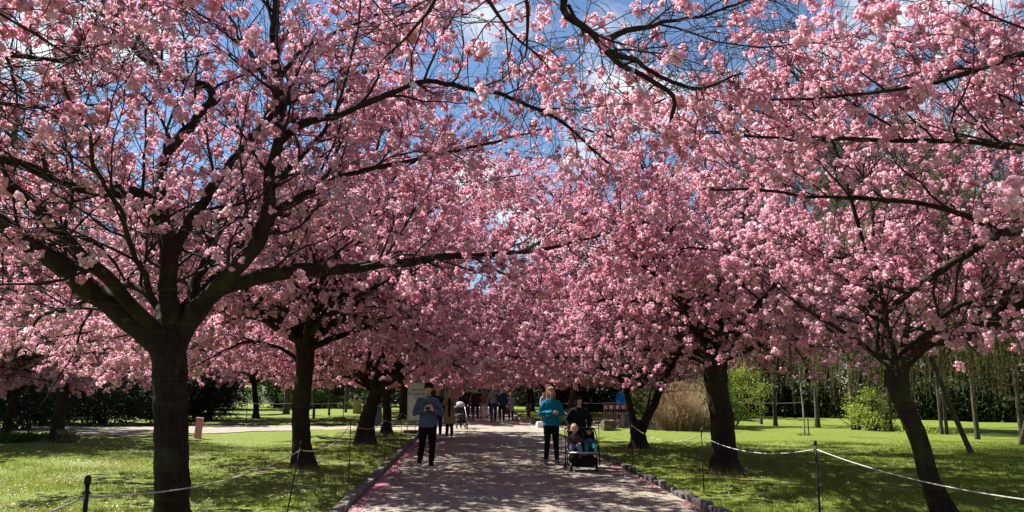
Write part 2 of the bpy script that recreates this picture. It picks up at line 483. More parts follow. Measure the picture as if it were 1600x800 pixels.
# ------------------------------------------------------------------ grass and fallen petals (stuff)
def blades(n, pos, hmin, hmax, w, rs, zf):
    ang = rs.uniform(0, 2 * np.pi, n); h = rs.uniform(hmin, hmax, n); lean = rs.uniform(.1, .9, n) * h
    la = rs.uniform(0, 2 * np.pi, n)
    dx, dy = np.cos(ang) * w, np.sin(ang) * w
    z = zf(pos[:, 0], pos[:, 1])
    V = np.zeros((n, 3, 3), np.float32)
    V[:, 0] = np.stack([pos[:, 0] - dx, pos[:, 1] - dy, z - .01], -1)
    V[:, 1] = np.stack([pos[:, 0] + dx, pos[:, 1] + dy, z - .01], -1)
    V[:, 2] = np.stack([pos[:, 0] + np.cos(la) * lean, pos[:, 1] + np.sin(la) * lean, z + h], -1)
    return V.reshape(-1, 3), np.arange(3 * n).reshape(-1, 3)
rs = np.random.RandomState(3)
def near_pos(n, side, y0, y1, p=1.5):
    y = y0 + (y1 - y0) * rs.rand(n) ** p
    t = rs.rand(n)
    if side < 0:
        xl = -.75 * y - .5; x = LX0 - .02 + (xl - LX0) * t
    else:
        xr = .80 * y + .5; x = RX0 + .02 + (xr - RX0) * t
        x = np.where(xr < RX0, RX0 + .2, x)
    return np.stack([x, y], -1)
def clumpy(P, k=1.7, thr=-.35):
    s = np.sin(P[:, 0] * 2.3 + np.sin(P[:, 1] * 1.7) * 1.4) + np.cos(P[:, 1] * 2.9 + P[:, 0] * 1.3)
    return P[s + rs.randn(len(P)) * .9 > thr]
for side, zf in ((-1, lz_l), (1, lz_r)):
    P = clumpy(near_pos(150000, side, 6.8, 24, 1.35))
    n = len(P)
    V, F = blades(n, P, .02, .06, .0045, rs, zf)
    V2 = V.reshape(-1, 3, 3)
    sc_ = (1 + np.clip(P[:, 1] - 8, 0, 20) * .07)[:, None]
    mid = (V2[:, 0] + V2[:, 1]) / 2
    V2[:, 0] = mid + (V2[:, 0] - mid) * sc_; V2[:, 1] = mid + (V2[:, 1] - mid) * sc_
    tag(link('grass', np_mesh('grass', V2.reshape(-1, 3), F, False, [M['grass']])), 'short green grass blades of the lawn beside the path', 'grass', kind='stuff')

def petals(name, P, z, size, mat, label, cat='petals'):
    n = len(P)
    a = rs.uniform(0, 2 * np.pi, n); s = size * rs.uniform(.6, 1.4, n)
    c, sn = np.cos(a) * s, np.sin(a) * s
    t1, t2 = rs.uniform(-.35, .35, n) * s, rs.uniform(-.35, .35, n) * s
    ctr = np.stack([P[:, 0], P[:, 1], z + .45 * s], -1)
    u = np.stack([c, sn, t1], -1); w = np.stack([-sn * .8, c * .8, t2], -1)
    V = np.stack([ctr - u - w, ctr + u - w * .6, ctr + u * .8 + w, ctr - u * .7 + w * .9], 1).reshape(-1, 3)
    return tag(link(name, np_mesh(name, V, np.arange(4 * n).reshape(-1, 4), False, [mat])), label, cat, kind='stuff')
def patchy(P, f, thr):
    s = np.sin(P[:, 0] * f + 1.1 * np.sin(P[:, 1] * f * .8)) * np.cos(P[:, 1] * f * .9 + P[:, 0] * .4 * f)
    return P[s + rs.randn(len(P)) * .5 > thr]
P = patchy(near_pos(38000, -1, 6.8, 26, 1.2), 1.7, .3)
petals('fallen_petals', P, lz_l(P[:, 0], P[:, 1]) + .02, 0.0085, M['petal_pale'], 'pale petals scattered over the left lawn')
P = patchy(near_pos(9000, 1, 6.8, 24, 1.2), 1.2, .4)
petals('fallen_petals', P, lz_r(P[:, 0], P[:, 1]) + .02, .008, M['petal_pale'], 'pale petals scattered over the right lawn')
y = 6 + 20 * rs.rand(17000) ** 1.2
x = PL + .02 + np.abs(rs.randn(17000)) * (.075 + .045 * np.sin(y * 1.9)) * 1.15
P = np.stack([x, y], -1)
petals('fallen_petals', P, .018 + 0 * x, .013, M['petal_deep'], 'drift of deep pink petals along the left kerb of the path')
y = 6 + 18 * rs.rand(3500); x = PR - .03 - np.abs(rs.randn(3500)) * .10
keep = np.sin(y * 2.3) + .6 * np.sin(y * 5.1) > .1
petals('fallen_petals', np.stack([x, y], -1)[keep], .018 + 0 * x[keep], .013, M['petal_deep'], 'thin line of pink petals against the right kerb stones')
y = 6 + 26 * rs.rand(9000) ** 1.3; x = PL + (PR - PL) * rs.rand(9000) ** 1.3
ok_ = np.sin(x * 3.1 + np.sin(y * 1.9) * 2) + np.cos(y * 2.3 + x) + rs.randn(9000) * .7 > .7; x = x[ok_]; y = y[ok_]
petals('fallen_petals', np.stack([x, y], -1), .045 + 0 * x, .010, M['petal_pale'], 'single petals lying loose on the gravel path')

TR = [(gp(268, 843), .24), (gp(475, 740), .27), (gp(570, 700), .30), (gp(603, 683), .2), (gp(1135, 745), .32), (gp(998, 708), .30), (gp(1486, 836), .22), (gp(86, 696), .28), (gp(1516, 716), .18), (gp(1257, 685), .08)]
Pq = []
for c0, rr0 in TR:
    n = 420; a = rs.uniform(0, 6.283, n); r = rr0 + np.abs(rs.randn(n)) * .09
    Pq.append(np.stack([c0.x + r * np.cos(a), c0.y + r * np.sin(a)], -1))
P = np.concatenate(Pq); n = len(P)
V, F = blades(n, P, .05, .15, .006, rs, lambda X, Y: np.full_like(X, LAWN_Z))
tag(link('grass', np_mesh('grass', V, F, False, [M['grass']])), 'taller unmown grass round the feet of the trees', 'grass', kind='stuff')

n = 9000; y = 6.5 + 15 * rs.rand(n) ** 1.5; x = PL + .1 + (PR - PL - .2) * rs.rand(n); sz = rs.uniform(.006, .017, n)
base = np.array([[1, 0, 0], [0, 1, 0], [-1, 0, 0], [0, -1, 0], [0, 0, .8]], float)
V = base[None] * sz[:, None, None] * rs.uniform(.6, 1.3, (n, 5, 1)); V[:, :, 0] += x[:, None]; V[:, :, 1] += y[:, None]
V[:, :, 2] += (.004 + .035 * (1 - ((x - (PL + PR) / 2) / 2.6) ** 2) + .3 * und(x, y))[:, None]
F = (np.array([[0, 1, 4], [1, 2, 4], [2, 3, 4], [3, 0, 4]])[None] + 5 * np.arange(n)[:, None, None]).reshape(-1, 3)
tag(link('loose_gravel', np_mesh('loose_gravel', V.reshape(-1, 3), F, False, [M['kerb']])), 'loose small stones on the gravel path', 'gravel', kind='stuff')

Pq = []
for c0, rr0 in TR[:7]:
    n = 500; a = rs.uniform(0, 6.283, n); r = rr0 + np.abs(rs.randn(n)) * .45
    Pq.append(np.stack([c0.x + r * np.cos(a), c0.y + r * np.sin(a)], -1))
P = np.concatenate(Pq); P = P[(P[:, 0] < LX0 - .1) | (P[:, 0] > RX0 + .1)]
petals('fallen_petals', P, np.full(len(P), LAWN_Z + .035), .010, M['petal_deep'], 'pink petals dropped round the feet of the cherry trees')

# ------------------------------------------------------------------ tree growing, vectorised
def nrm_(v): return v / np.maximum(np.linalg.norm(v, axis=-1, keepdims=True), 1e-9)

def grow(P0, D, L, n, wob, trop, rs, flat=0.0):
    """M polylines of n points; trop: upward pull at start and at end"""
    P = np.zeros((len(P0), n, 3)); P[:, 0] = P0; d = nrm_(D); st = (np.asarray(L) / (n - 1))[:, None]
    for i in range(1, n):
        k = (i - 1) / max(n - 2, 1)
        d = d + rs.randn(*d.shape) * wob
        d[:, 2] += trop[0] * (1 - k) + trop[1] * k
        if flat: d[:, 2] *= (1 - flat)
        d = nrm_(d); P[:, i] = P[:, i - 1] + d * st
    return P

def spawn(P, Rd, cnt, t0, t1, a0, a1, rs, plane=.5, up=.25):
    Mn, n, _ = P.shape
    idx = np.repeat(np.arange(Mn), cnt)
    t = (t0 + (t1 - t0) * ((np.arange(cnt)[None] + rs.rand(Mn, cnt)) / cnt)).ravel()
    f = np.clip(t * (n - 1), 0, n - 1.001); i = f.astype(int); fr = (f - i)[:, None]
    base = P[idx, i] * (1 - fr) + P[idx, i + 1] * fr
    T = nrm_(P[idx, i + 1] - P[idx, i]); r = Rd[idx, i] * (1 - fr[:, 0]) + Rd[idx, i + 1] * fr[:, 0]
    side = nrm_(np.cross(T, [0, 0, 1.0]) + 1e-4) * rs.choice([-1, 1], len(idx))[:, None]
    rv = rs.randn(len(idx), 3)
    pp = side * plane + rv * (1 - plane) * .8 + np.array([0, 0, up])
    pp = nrm_(pp - T * (pp * T).sum(-1, keepdims=True))
    a = rs.uniform(a0, a1, len(idx))[:, None]
    return base, nrm_(np.cos(a) * T + np.sin(a) * pp), r, t, idx

def taper(r0, n, end=.25, p=.8):
    return np.asarray(r0)[:, None] * (1 - (1 - end) * np.linspace(0, 1, n)[None] ** p)

def tubes(P, Rd, k):
    """tube geometry round many polylines at once"""
    Mn, n, _ = P.shape
    T = np.empty_like(P); T[:, 1:-1] = P[:, 2:] - P[:, :-2]; T[:, 0] = P[:, 1] - P[:, 0]; T[:, -1] = P[:, -1] - P[:, -2]
    T = nrm_(T); mt = nrm_(P[:, -1] - P[:, 0])
    ref = np.where(np.abs(mt[:, 2:3]) < .75, np.array([[0, 0, 1.0]]), np.array([[0.9, .43, 0]]))[:, None]
    A = nrm_(ref - T * (ref * T).sum(-1, keepdims=True)); B = np.cross(T, A)
    th = 2 * np.pi * np.arange(k) / k
    V = P[:, :, None] + Rd[:, :, None, None] * (A[:, :, None] * np.cos(th)[None, None, :, None] + B[:, :, None] * np.sin(th)[None, None, :, None])
    b = (np.arange(Mn) * n * k)[:, None, None] + (np.arange(n - 1) * k)[None, :, None]
    j = np.arange(k)[None, None]; j2 = (j + 1) % k
    F = np.stack([b + j, b + j2, b + k + j2, b + k + j], -1).reshape(-1, 4)
    return V.reshape(-1, 3), F

def join_geo(parts):
    V = []; F = []; b = 0
    for v, f in parts: V.append(v); F.append(f + b); b += len(v)
    return np.concatenate(V), np.concatenate(F)

def limb_pts(pts, n):
    c = catmull([Vector(p) for p in pts], 12)
    c = np.array([tuple(q) for q in c]); d = np.concatenate([[0], np.cumsum(np.linalg.norm(np.diff(c, axis=0), axis=1))])
    s = np.linspace(0, d[-1], n)
    return np.stack([np.interp(s, d, c[:, k]) for k in range(3)], -1), d[-1]

def fbm(P, f, seed=0):
    o = np.zeros(P.shape[:-1]); a = 1
    for k in range(4):
        q = P * f * (2 ** k) + seed * 7.1 + k * 3.3
        o += a * np.sin(q[..., 0] + 1.3 * np.sin(q[..., 1] * 1.1)) * np.cos(q[..., 1] * .9 + 1.7 * np.sin(q[..., 2])) ; a *= .55
    return o

def woody(pts, r0, r1, sides, n, seed, rough=.10, flare=0, p=.8, ridge=0.0, r_list=None, cap=True, crook=0.0):
    """one trunk or limb with a lumpy, furrowed surface"""
    P, L = limb_pts(pts, n)
    s = np.linspace(0, 1, n)
    if crook:
        e = np.minimum(1, s * 5)[:, None]
        P = P + e * crook * np.stack([fbm(P + k * 4.7, 2.6, seed + k) for k in range(3)], -1) * [1, 1, .8]
    rr = r0 + (r1 - r0) * s ** p if r_list is None else np.interp(s, np.linspace(0, 1, len(r_list)), r_list)
    if flare: rr = rr * (1 + flare * np.exp(-s * L / .20))
    if cap: rr[-1] *= .35
    V, F = tubes(P[None], rr[None], sides)
    C = np.repeat(P, sides, 0); d = V - C
    k = 1 + rough * fbm(V, 5.5, seed) + rough * .5 * fbm(V * [1, 1, .5], 17, seed + 3)
    if ridge:
        th = np.tile(np.arange(sides), n) / sides * 2 * np.pi
        k += ridge * (np.abs(np.sin(th * 7 + .8 * np.sin(V[:, 2] * 3.1 + seed))) - .5) * (1 + .5 * np.sin(V[:, 2] * 23 + 3 * np.sin(th * 3)))
        if flare: k += .10 * np.sin(th * 4 + seed) * np.exp(-np.repeat(s, sides) * L / .3)
    V = C + d * k[:, None]
    return V, F, P, rr, L

# ------------------------------------------------------------------ blossom pompoms
def blossom_mesh(rs, name='blossom_cluster', nfl=(6, 10), spread=.036, droop=1.0):
    """double cherry blossom: a few ruffled flowers bunched on one spur"""
    V = []
    for _ in range(rs.randint(*nfl)):
        c = rs.randn(3); c = c / np.linalg.norm(c) * spread * rs.uniform(.35, 1.15) * np.array([1.1, 1.1, .85 * droop])
        ax = nrm_(rs.randn(3) + np.array([0, 0, -.3]))
        npet = 16
        for k in range(npet):
            d = nrm_(rs.randn(3) + .35 * ax)
            t = nrm_(np.cross(d, rs.randn(3))); b = np.cross(d, t)
            s = rs.uniform(.008, .0145); q = c + d * rs.uniform(.006, .021)
            cup = d * s * rs.uniform(-.1, .6)
            V += [q - t * s * .55 - b * s, q + t * s * .55 - b * s * .9, q + t * s * 1.1 + b * s * .8 + cup, q - t * s * 1.0 + b * s + cup * .6]
    V = np.array(V)
    return np_mesh(name, V, np.arange(len(V)).reshape(-1, 4), False, [M['petal']])
rsb = np.random.RandomState(11)
CLUSTERS = [blossom_mesh(rsb, nfl=a_, spread=b_, droop=c_) for a_, b_, c_ in (((6, 9), .034, 1), ((11, 15), .062, 1.1), ((4, 6), .028, 1), ((8, 12), .048, 1.9), ((6, 10), .040, 1.2), ((12, 17), .070, .8), ((3, 5), .022, 1), ((9, 12), .052, 1.5))]

def blossom_nodes(srcs):
    gtree = bpy.data.node_groups.new('blossoms on twigs', 'GeometryNodeTree')
    gtree.interface.new_socket('Geometry', in_out='INPUT', socket_type='NodeSocketGeometry')
    gtree.interface.new_socket('Geometry', in_out='OUTPUT', socket_type='NodeSocketGeometry')
    N = gtree.nodes.new; K = gtree.links.new
    i = N('NodeGroupInput'); o = N('NodeGroupOutput'); ins = N('GeometryNodeInstanceOnPoints'); jn = N('GeometryNodeJoinGeometry')
    for s in srcs:
        q = N('GeometryNodeObjectInfo'); q.transform_space = 'ORIGINAL'; q.inputs['As Instance'].default_value = True
        q.inputs['Object'].default_value = s; K(q.outputs['Geometry'], jn.inputs[0])
    a = N('GeometryNodeInputNamedAttribute'); a.data_type = 'FLOAT_VECTOR'; a.inputs['Name'].default_value = 'rot'
    b = N('GeometryNodeInputNamedAttribute'); b.data_type = 'FLOAT'; b.inputs['Name'].default_value = 'scl'
    K(i.outputs[0], ins.inputs['Points']); K(jn.outputs[0], ins.inputs['Instance']); ins.inputs['Pick Instance'].default_value = True
    K(a.outputs['Attribute'], ins.inputs['Rotation']); K(b.outputs['Attribute'], ins.inputs['Scale'])
    K(ins.outputs[0], o.inputs[0])
    return gtree
NODES = None

def point_mesh(name, P, rs, s0, s1):
    me = bpy.data.meshes.new(name); me.vertices.add(len(P)); me.vertices.foreach_set('co', np.ascontiguousarray(P, np.float32).ravel())
    a = me.attributes.new('rot', 'FLOAT_VECTOR', 'POINT'); a.data.foreach_set('vector', rs.uniform(0, 6.28, (len(P), 3)).astype(np.float32).ravel())
    b = me.attributes.new('scl', 'FLOAT', 'POINT'); b.data.foreach_set('value', (s0 * .8 + (s1 * 1.12 - s0 * .8) * rs.rand(len(P)) ** 1.25).astype(np.float32))
    me.materials.append(M['petal']); me.update(); return me

CAMV = np.array([0, 0, CAM_H])
CMI = np.array(CAM_M.transposed())
def project(W):
    c = (W - CAMV) @ CMI.T
    z = -c[:, 2]
    return 800 + FPX * c[:, 0] / np.maximum(z, .01), 400 - FPX * c[:, 1] / np.maximum(z, .01), z

def rand_limbs(rs, fork, n, spread=4.6, height=6.4, a_off=0.0, skip=None):
    """limbs that rise from the fork and arch outwards like an umbrella"""
    out = []
    for k in range(n):
        az = a_off + 2 * math.pi * (k + rs.uniform(-.25, .25)) / n
        if skip and any(abs((az - s + math.pi) % (2 * math.pi) - math.pi) < .35 for s in skip): continue
        low = k % 2 == 0
        R_ = spread * rs.uniform(.8, 1.1) * (1 if low else .62); H_ = (height - fork[2]) * (rs.uniform(.22, .42) if low else rs.uniform(.75, 1.0))
        pts = []
        for t in (0, .12, .3, .55, .8, 1.0):
            r = R_ * t ** (.95 if low else 1.35); z = H_ * (1 - (1 - t) ** (1.9 if low else 1.5))
            w = .16 * R_ * math.sin(t * 3 + rs.uniform(0, 6)) * t
            pts.append((fork[0] + r * math.cos(az) - w * math.sin(az), fork[1] + r * math.sin(az) + w * math.cos(az), fork[2] - .05 + z + rs.uniform(-.12, .12) * t))
        out.append((pts, rs.uniform(.075, .11), .02))
    return out

def droopers(rs, fork, n, r0=3.4, r1=5.4, az0=None, az1=None):
    """long low boughs that arch out and hang down again at their ends"""
    out = []
    for k in range(n):
        az = 2 * math.pi * (k + rs.uniform(-.3, .3)) / n if az0 is None else az0 + (az1 - az0) * (k + .5) / n
        r = rs.uniform(r0, r1); top = rs.uniform(.5, 1.1); end = rs.uniform(-.1, .5) + (2.2 - fork[2])
        pts = [(fork[0] + r * t * math.cos(az + .15 * math.sin(t * 4 + k)), fork[1] + r * t * math.sin(az + .15 * math.sin(t * 4 + k)), fork[2] + top * math.sin(math.pi * min(1, t * 1.15) ** .8) + end * t ** 2) for t in (0, .15, .35, .6, .8, 1.0)]
        out.append((pts, .055, .012))
    return out

def cherry_tree(loc, seed, trunk, tr, limbs, label, near=0, dens=.66, bscale=(.64, 1.12), zmin=1.9, guard=2.4, twigs=1.0, keep=None):
    """trunk / limbs: world points; near: how many of the closest blossom clusters become parts"""
    global NODES
    rs = np.random.RandomState(seed)
    loc = np.array(loc)
    t = tag(empty('cherry_tree', tuple(loc)), label, 'tree', 'cherry trees in pink blossom lining the path')
    o_ = lambda pts: [tuple(np.array(p) - loc) for p in pts]
    V, F, P, rr, L = woody(o_(trunk), tr[0], tr[-1], 44, 110, seed, .05, .75, ridge=.085, r_list=tr)
    link('trunk', np_mesh('trunk', V, F, True, [M['bark']]), t)
    Ps = []; Rs = []; lens = []
    for i, (pts, r0, r1) in enumerate(limbs):
        V, F, P, rr, L = woody(o_(pts), r0, r1, 16 if r0 > .05 else 10, max(24, int(34 * min(3, 1 + len(pts) / 6))), seed + i, .09, p=.7, ridge=.03, crook=.035)
        V = V.astype(float)
        link('limb', np_mesh('limb', V, F, True, [M['bark']]), t)
        Pn, _ = limb_pts(P, 24)
        Ps.append(Pn); Rs.append(np.interp(np.linspace(0, 1, 24), np.linspace(0, 1, len(rr)), rr)); lens.append(L)
    geo = []; B = []
    L2P = []; L2R = []
    for Pn, Rn, L in zip(Ps, Rs, lens):
        cnt = max(4, int(L / .30 * twigs))
        b, d, r, tt, _ = spawn(Pn[None], Rn[None], cnt, .16, 1.0, .6, 1.15, rs, .45, .25)
        ln = (2.3 - 1.25 * tt) * rs.uniform(.55, 1.15, cnt)
        L2P.append(grow(b, d, ln, 10, .15, (.05, -.02), rs, .04)); L2R.append(taper(np.clip(r * .55, .007, .022), 10, .22))
    A = np.concatenate(L2P); AR = np.concatenate(L2R)
    geo.append(tubes(A, AR, 5))
    # twigs on branches and on the outer half of the limbs
    b, d, r, tt, ix = spawn(A, AR, int(11 * twigs), .12, 1.0, .5, 1.1, rs, .35, .10)
    ln = (.95 - .4 * tt) * rs.uniform(.45, 1.25, len(tt))
    C3 = grow(b, d, ln, 7, .20, (.06, -.10), rs); R3 = taper(np.clip(r * .6, .0040, .008), 7, .4)
    LP = np.stack(Ps); LR = np.stack(Rs)
    b, d, r, tt, ix = spawn(LP, LR, int(13 * twigs), .38, 1.0, .7, 1.4, rs, .3, .2)
    C3b = grow(b, d, rs.uniform(.25, .9, len(tt)), 7, .20, (.05, -.08), rs); R3b = taper(np.full(len(tt), .005), 7, .4)
    C3 = np.concatenate([C3, C3b]); R3 = np.concatenate([R3, R3b])
    ok = (np.linalg.norm(C3[:, 0] + loc - CAMV, axis=1) > guard) & (np.linalg.norm(C3[:, -1] + loc - CAMV, axis=1) > guard) & (C3[:, -1, 2] + loc[2] > zmin - .15)
    C3 = C3[ok]; R3 = R3[ok]
    geo.append(tubes(C3, R3, 3))
    b, d, r, tt, ix = spawn(C3, R3, 2, .2, 1.0, .4, 1.0, rs, .2, 0.0)
    C4 = grow(b, d, rs.uniform(.10, .45, len(tt)), 5, .24, (.02, -.10), rs); R4 = np.full((len(tt), 5), .0029)
    geo.append(tubes(C4, R4, 3))
    V, F = join_geo(geo)
    tag(link('twigs', np_mesh('twigs', V, F, False, [M['twig']]), t), kind='stuff')
    # blossoms: some twigs carry many, some few
    def sample(Cx, per, t0=.1):
        n = Cx.shape[1]; w = rs.gamma(1.6, 1 / 1.6, len(Cx)) * per * dens
        cnt = rs.poisson(w); ii = np.repeat(np.arange(len(Cx)), cnt)
        spur = rs.rand(len(Cx), 4) ** .8                    # blossoms gather on a few spurs of each twig
        u_ = spur[ii, rs.randint(0, 4, len(ii)) * rs.randint(0, 2, len(ii))]
        f = np.clip((t0 + (1 - t0) * np.clip(u_ + rs.randn(len(ii)) * .02, 0, 1)) * (n - 1), 0, n - 1.001); k = f.astype(int); fr = (f - k)[:, None]
        p = Cx[ii, k] * (1 - fr) + Cx[ii, k + 1] * fr
        return p + rs.randn(len(ii), 3) * .034 - [0, 0, .022]
    B = np.concatenate([sample(C3, 3.0), sample(C4, 1.1, .5), sample(A, 4.0, .5)])
    W = B + loc
    m = (np.linalg.norm(W - CAMV, axis=1) > guard + .2) & (W[:, 2] > zmin + .25 * np.sin(W[:, 0] * 2.1 + W[:, 1] * 1.3))
    dh = np.hypot(B[:, 0], B[:, 1])                      # the heart of the crown is nearly bare wood
    m &= rs.rand(len(B)) < np.clip(.22 + dh / 2.6, 0, 1)
    if keep is not None: m &= keep(W, rs)
    gx, gy, gz = project(W)                              # thin bare-twigged stretches of the canopy
    thin = (gx > 900) & (gx < 1270) & (gy < 135 + 25 * np.sin(gx * .02)); m &= ~thin | (rs.rand(len(W)) < .34)
    thin = (gx > 700) & (gx <= 930) & (gy > 40) & (gy < 250); m &= ~thin | (rs.rand(len(W)) < .55)
    B = B[m]; W = W[m]
    if near:
        px, py, z = project(W)
        vis = (px > -20) & (px < 1620) & (py > -20) & (py < 820) & (z > 0)
        dist = np.where(vis, np.linalg.norm(W - CAMV, axis=1), 1e6)
        order = np.argsort(dist)[:near]
        nn = 0; srcs = []
        for q in order:
            if dist[q] > 1e5: break
            o = link('blossom_cluster', CLUSTERS[nn % 8], t)
            o.location = tuple(B[q]); o.rotation_euler = tuple(rs.uniform(0, 6.28, 3)); o.scale = (rs.uniform(*bscale),) * 3
            nn += 1; srcs.append(o)
        if NODES is None: NODES = blossom_nodes(srcs[:8])
        keepm = np.ones(len(B), bool); keepm[order[:nn]] = False; B = B[keepm]
    o = link('blossoms', point_mesh('blossoms', B, rs, *bscale), t)
    o.modifiers.new('blossoms', 'NODES').node_group = NODES
    tag(o, kind='stuff')
    # a few young leaves
    nl = len(B) // 7
    q = B[rs.choice(len(B), nl)] + rs.randn(nl, 3) * .06
    u = nrm_(rs.randn(nl, 3)) * .022; w_ = nrm_(np.cross(u, rs.randn(nl, 3))) * .011
    V = np.stack([q - u, q + w_, q + u, q - w_], 1).reshape(-1, 3)
    tag(link('leaves', np_mesh('leaves', V, np.arange(4 * nl).reshape(-1, 4), False, [M['leaf']]), t), kind='stuff')
    return t, len(B)

def copy_tree(o, parent=None):
    c = o.copy(); COL.objects.link(c)
    if parent is not None: c.parent = parent
    for ch in o.children: copy_tree(ch, c)
    return c

def px3(*a):
    """(px, py, distance) triples to world points"""
    return [tuple(at(*q)) for q in a]

NB = 0
# --- the big tree left of the camera
y1 = 8.7
b1 = gp(268, 843); b1.z = LAWN_Z
x_ = lambda d: [(p, q, y1 + e) for p, q, e in d]
L1 = [
    (px3(*x_([(264, 560, 0), (236, 524, 0), (190, 495, 0), (130, 450, -.1), (70, 400, -.2), (0, 345, -.3), (-120, 275, -.5), (-260, 200, -.8), (-380, 160, -1.0)])), .15, .065),
    (px3(*x_([(266, 555, 0), (268, 512, 0), (266, 450, 0), (263, 390, -.1), (245, 335, -.3), (205, 305, -.5), (130, 292, -.8), (60, 268, -1.0), (0, 240, -1.2), (-120, 190, -1.5)])), .14, .035),
    (px3(*x_([(268, 400, 0), (305, 330, .2), (340, 275, .3), (385, 220, .5), (435, 172, .6), (490, 140, .8), (560, 100, 1.0)])), .075, .018),
    (px3(*x_([(255, 350, -.1), (250, 300, .2), (265, 240, .5), (300, 190, .7), (333, 155, .8), (322, 137, .9), (280, 122, 1.0), (222, 88, 1.1), (190, 50, 1.2), (165, 10, 1.4), (150, -50, 1.5)])), .075, .03),
    (px3(*x_([(268, 555, 0), (291, 508, 0), (345, 450, -.1), (400, 385, -.2), (418, 320, -.3), (425, 270, -.3), (441, 215, -.4), (440, 150, -.5), (438, 100, -.5), (430, 40, -.6), (424, -50, -.7)])), .12, .035),
    (px3(*x_([(437, 222, -.4), (470, 195, -.4), (540, 172, -.5), (600, 150, -.6), (660, 130, -.6), (730, 137, -.7), (800, 148, -.8), (850, 170, -.8), (900, 212, -.9), (950, 262, -1.0)])), .05, .012),
    (px3(*x_([(270, 552, .05), (300, 501, 0), (350, 448, .2), (430, 428, .5), (530, 420, 1.0), (620, 410, 1.5), (720, 402, 2.0), (800, 395, 2.4), (880, 380, 2.8), (960, 362, 3.1)])), .12, .018),
    (px3(*x_([(410, 360, -.2), (440, 325, 0), (480, 302, .2), (555, 270, .4), (640, 252, .6), (700, 236, .7), (780, 220, .9), (850, 205, 1.0)])), .048, .012),
    (px3(*x_([(262, 505, .1), (228, 452, .4), (185, 452, .6), (150, 470, .8), (100, 487, 1.0), (60, 502, 1.3), (20, 560, 1.6)])), .06, .015),
    (px3(*x_([(270, 552, .05), (288, 500, .05), (305, 450, .3), (326, 402, .6), (340, 340, 1.4), (360, 260, 2.4)])), .085, .02),
    (px3(*x_([(240, 470, -.1), (205, 380, -1.2), (150, 250, -2.2), (90, 100, -3.0)])), .038, .012),
    (px3(*x_([(60, 395, -.3), (120, 370, .2), (170, 400, .8), (200, 440, 1.2), (260, 470, 2.0)])), .03, .01),
]
L1 += [(px3(*x_([(438, 120, -.5), (480, 70, -.2), (560, 35, 0), (640, 0, .2)])), .035, .010), (px3(*x_([(441, 170, -.4), (395, 90, .2), (350, 20, .6), (310, -40, 1.0)])), .035, .010),
       (px3(*x_([(425, 290, -.3), (500, 215, .8), (560, 120, 1.6), (640, 50, 2.2)])), .045, .010)]
L1 += [([ (b1.x, y1, 2.3), (b1.x + .6, y1 + 1.2, 3.6), (b1.x + 1.4, y1 + 2.4, 5.0), (b1.x + 2.0, y1 + 3.2, 6.2)], .08, .02),
       ([ (b1.x, y1, 2.3), (b1.x - .9, y1 - 1.2, 3.5), (b1.x - 2.2, y1 - 2.4, 4.6), (b1.x - 3.4, y1 - 3.4, 5.2)], .08, .02),
       ([ (b1.x, y1, 2.4), (b1.x - .6, y1 + 1.4, 3.6), (b1.x - 1.6, y1 + 2.8, 4.6), (b1.x - 2.8, y1 + 3.6, 5.2)], .08, .02)]
t_, n_ = cherry_tree((b1.x, b1.y, LAWN_Z - .02), 21, [tuple(b1)] + px3((268, 760, y1), (268, 680, y1), (265, 600, y1), (264, 545, y1), (266, 515, y1)),
    [.19, .176, .168, .166, .178, .165], L1, 'large dark cherry with thick forked trunk, nearest on the left lawn, behind the first rope', 300, dens=.54, bscale=(.65, 1.15),
    keep=lambda W, rs: rs.rand(len(W)) < np.clip(.75 + (W[:, 1] - y1 + .6) * .45, .12, 1))
NB += n_
# --- second tree on the left
b2 = gp(475, 740); y2 = b2.y
z_ = lambda d: [(p, q, y2 + e) for p, q, e in d]
rs2 = np.random.RandomState(5)
L2 = [
    (px3(*z_([(466, 528, 0), (450, 490, -.2), (410, 462, -.5), (360, 440, -.9), (290, 430, -1.3), (210, 440, -1.8), (130, 470, -2)])), .085, .02),
    (px3(*z_([(478, 525, 0), (486, 480, .1), (500, 445, .2), (520, 400, .3), (560, 350, .5)])), .085, .02),
    (px3(*z_([(471, 525, 0), (469, 480, -.1), (468, 440, -.5), (450, 390, -1), (440, 330, -1.5)])), .07, .02),
    (px3(*z_([(484, 528, 0), (508, 495, 0), (522, 450, -.4), (535, 410, -.8), (560, 370, -1.3), (600, 320, -2)])), .08, .02),
    (px3(*z_([(484, 545, 0), (530, 525, .3), (600, 500, .6), (660, 480, 1), (730, 450, 1.4)])), .075, .02),
    (px3(*z_([(463, 560, 0), (435, 543, -.3), (390, 535, -.5), (350, 550, -.8), (300, 575, -1)])), .045, .012),
    (px3(*z_([(464, 530, 0), (440, 490, 1.2), (380, 450, 2.6), (300, 430, 3.8)])), .07, .02),
    (px3(*z_([(476, 530, 0), (500, 480, 1.4), (560, 430, 2.8), (620, 400, 4.0)])), .07, .02),
    (px3(*z_([(478, 530, 0), (520, 490, -1.2), (600, 440, -2.6), (700, 400, -3.8)])), .07, .02),
    (px3(*z_([(464, 530, 0), (420, 480, -1.2), (340, 420, -2.6), (230, 380, -3.8)])), .07, .02),
]
over = lambda f, pts: [f] + [tuple(q) for q in pts]
f2 = px3((478, 535, y2))[0]
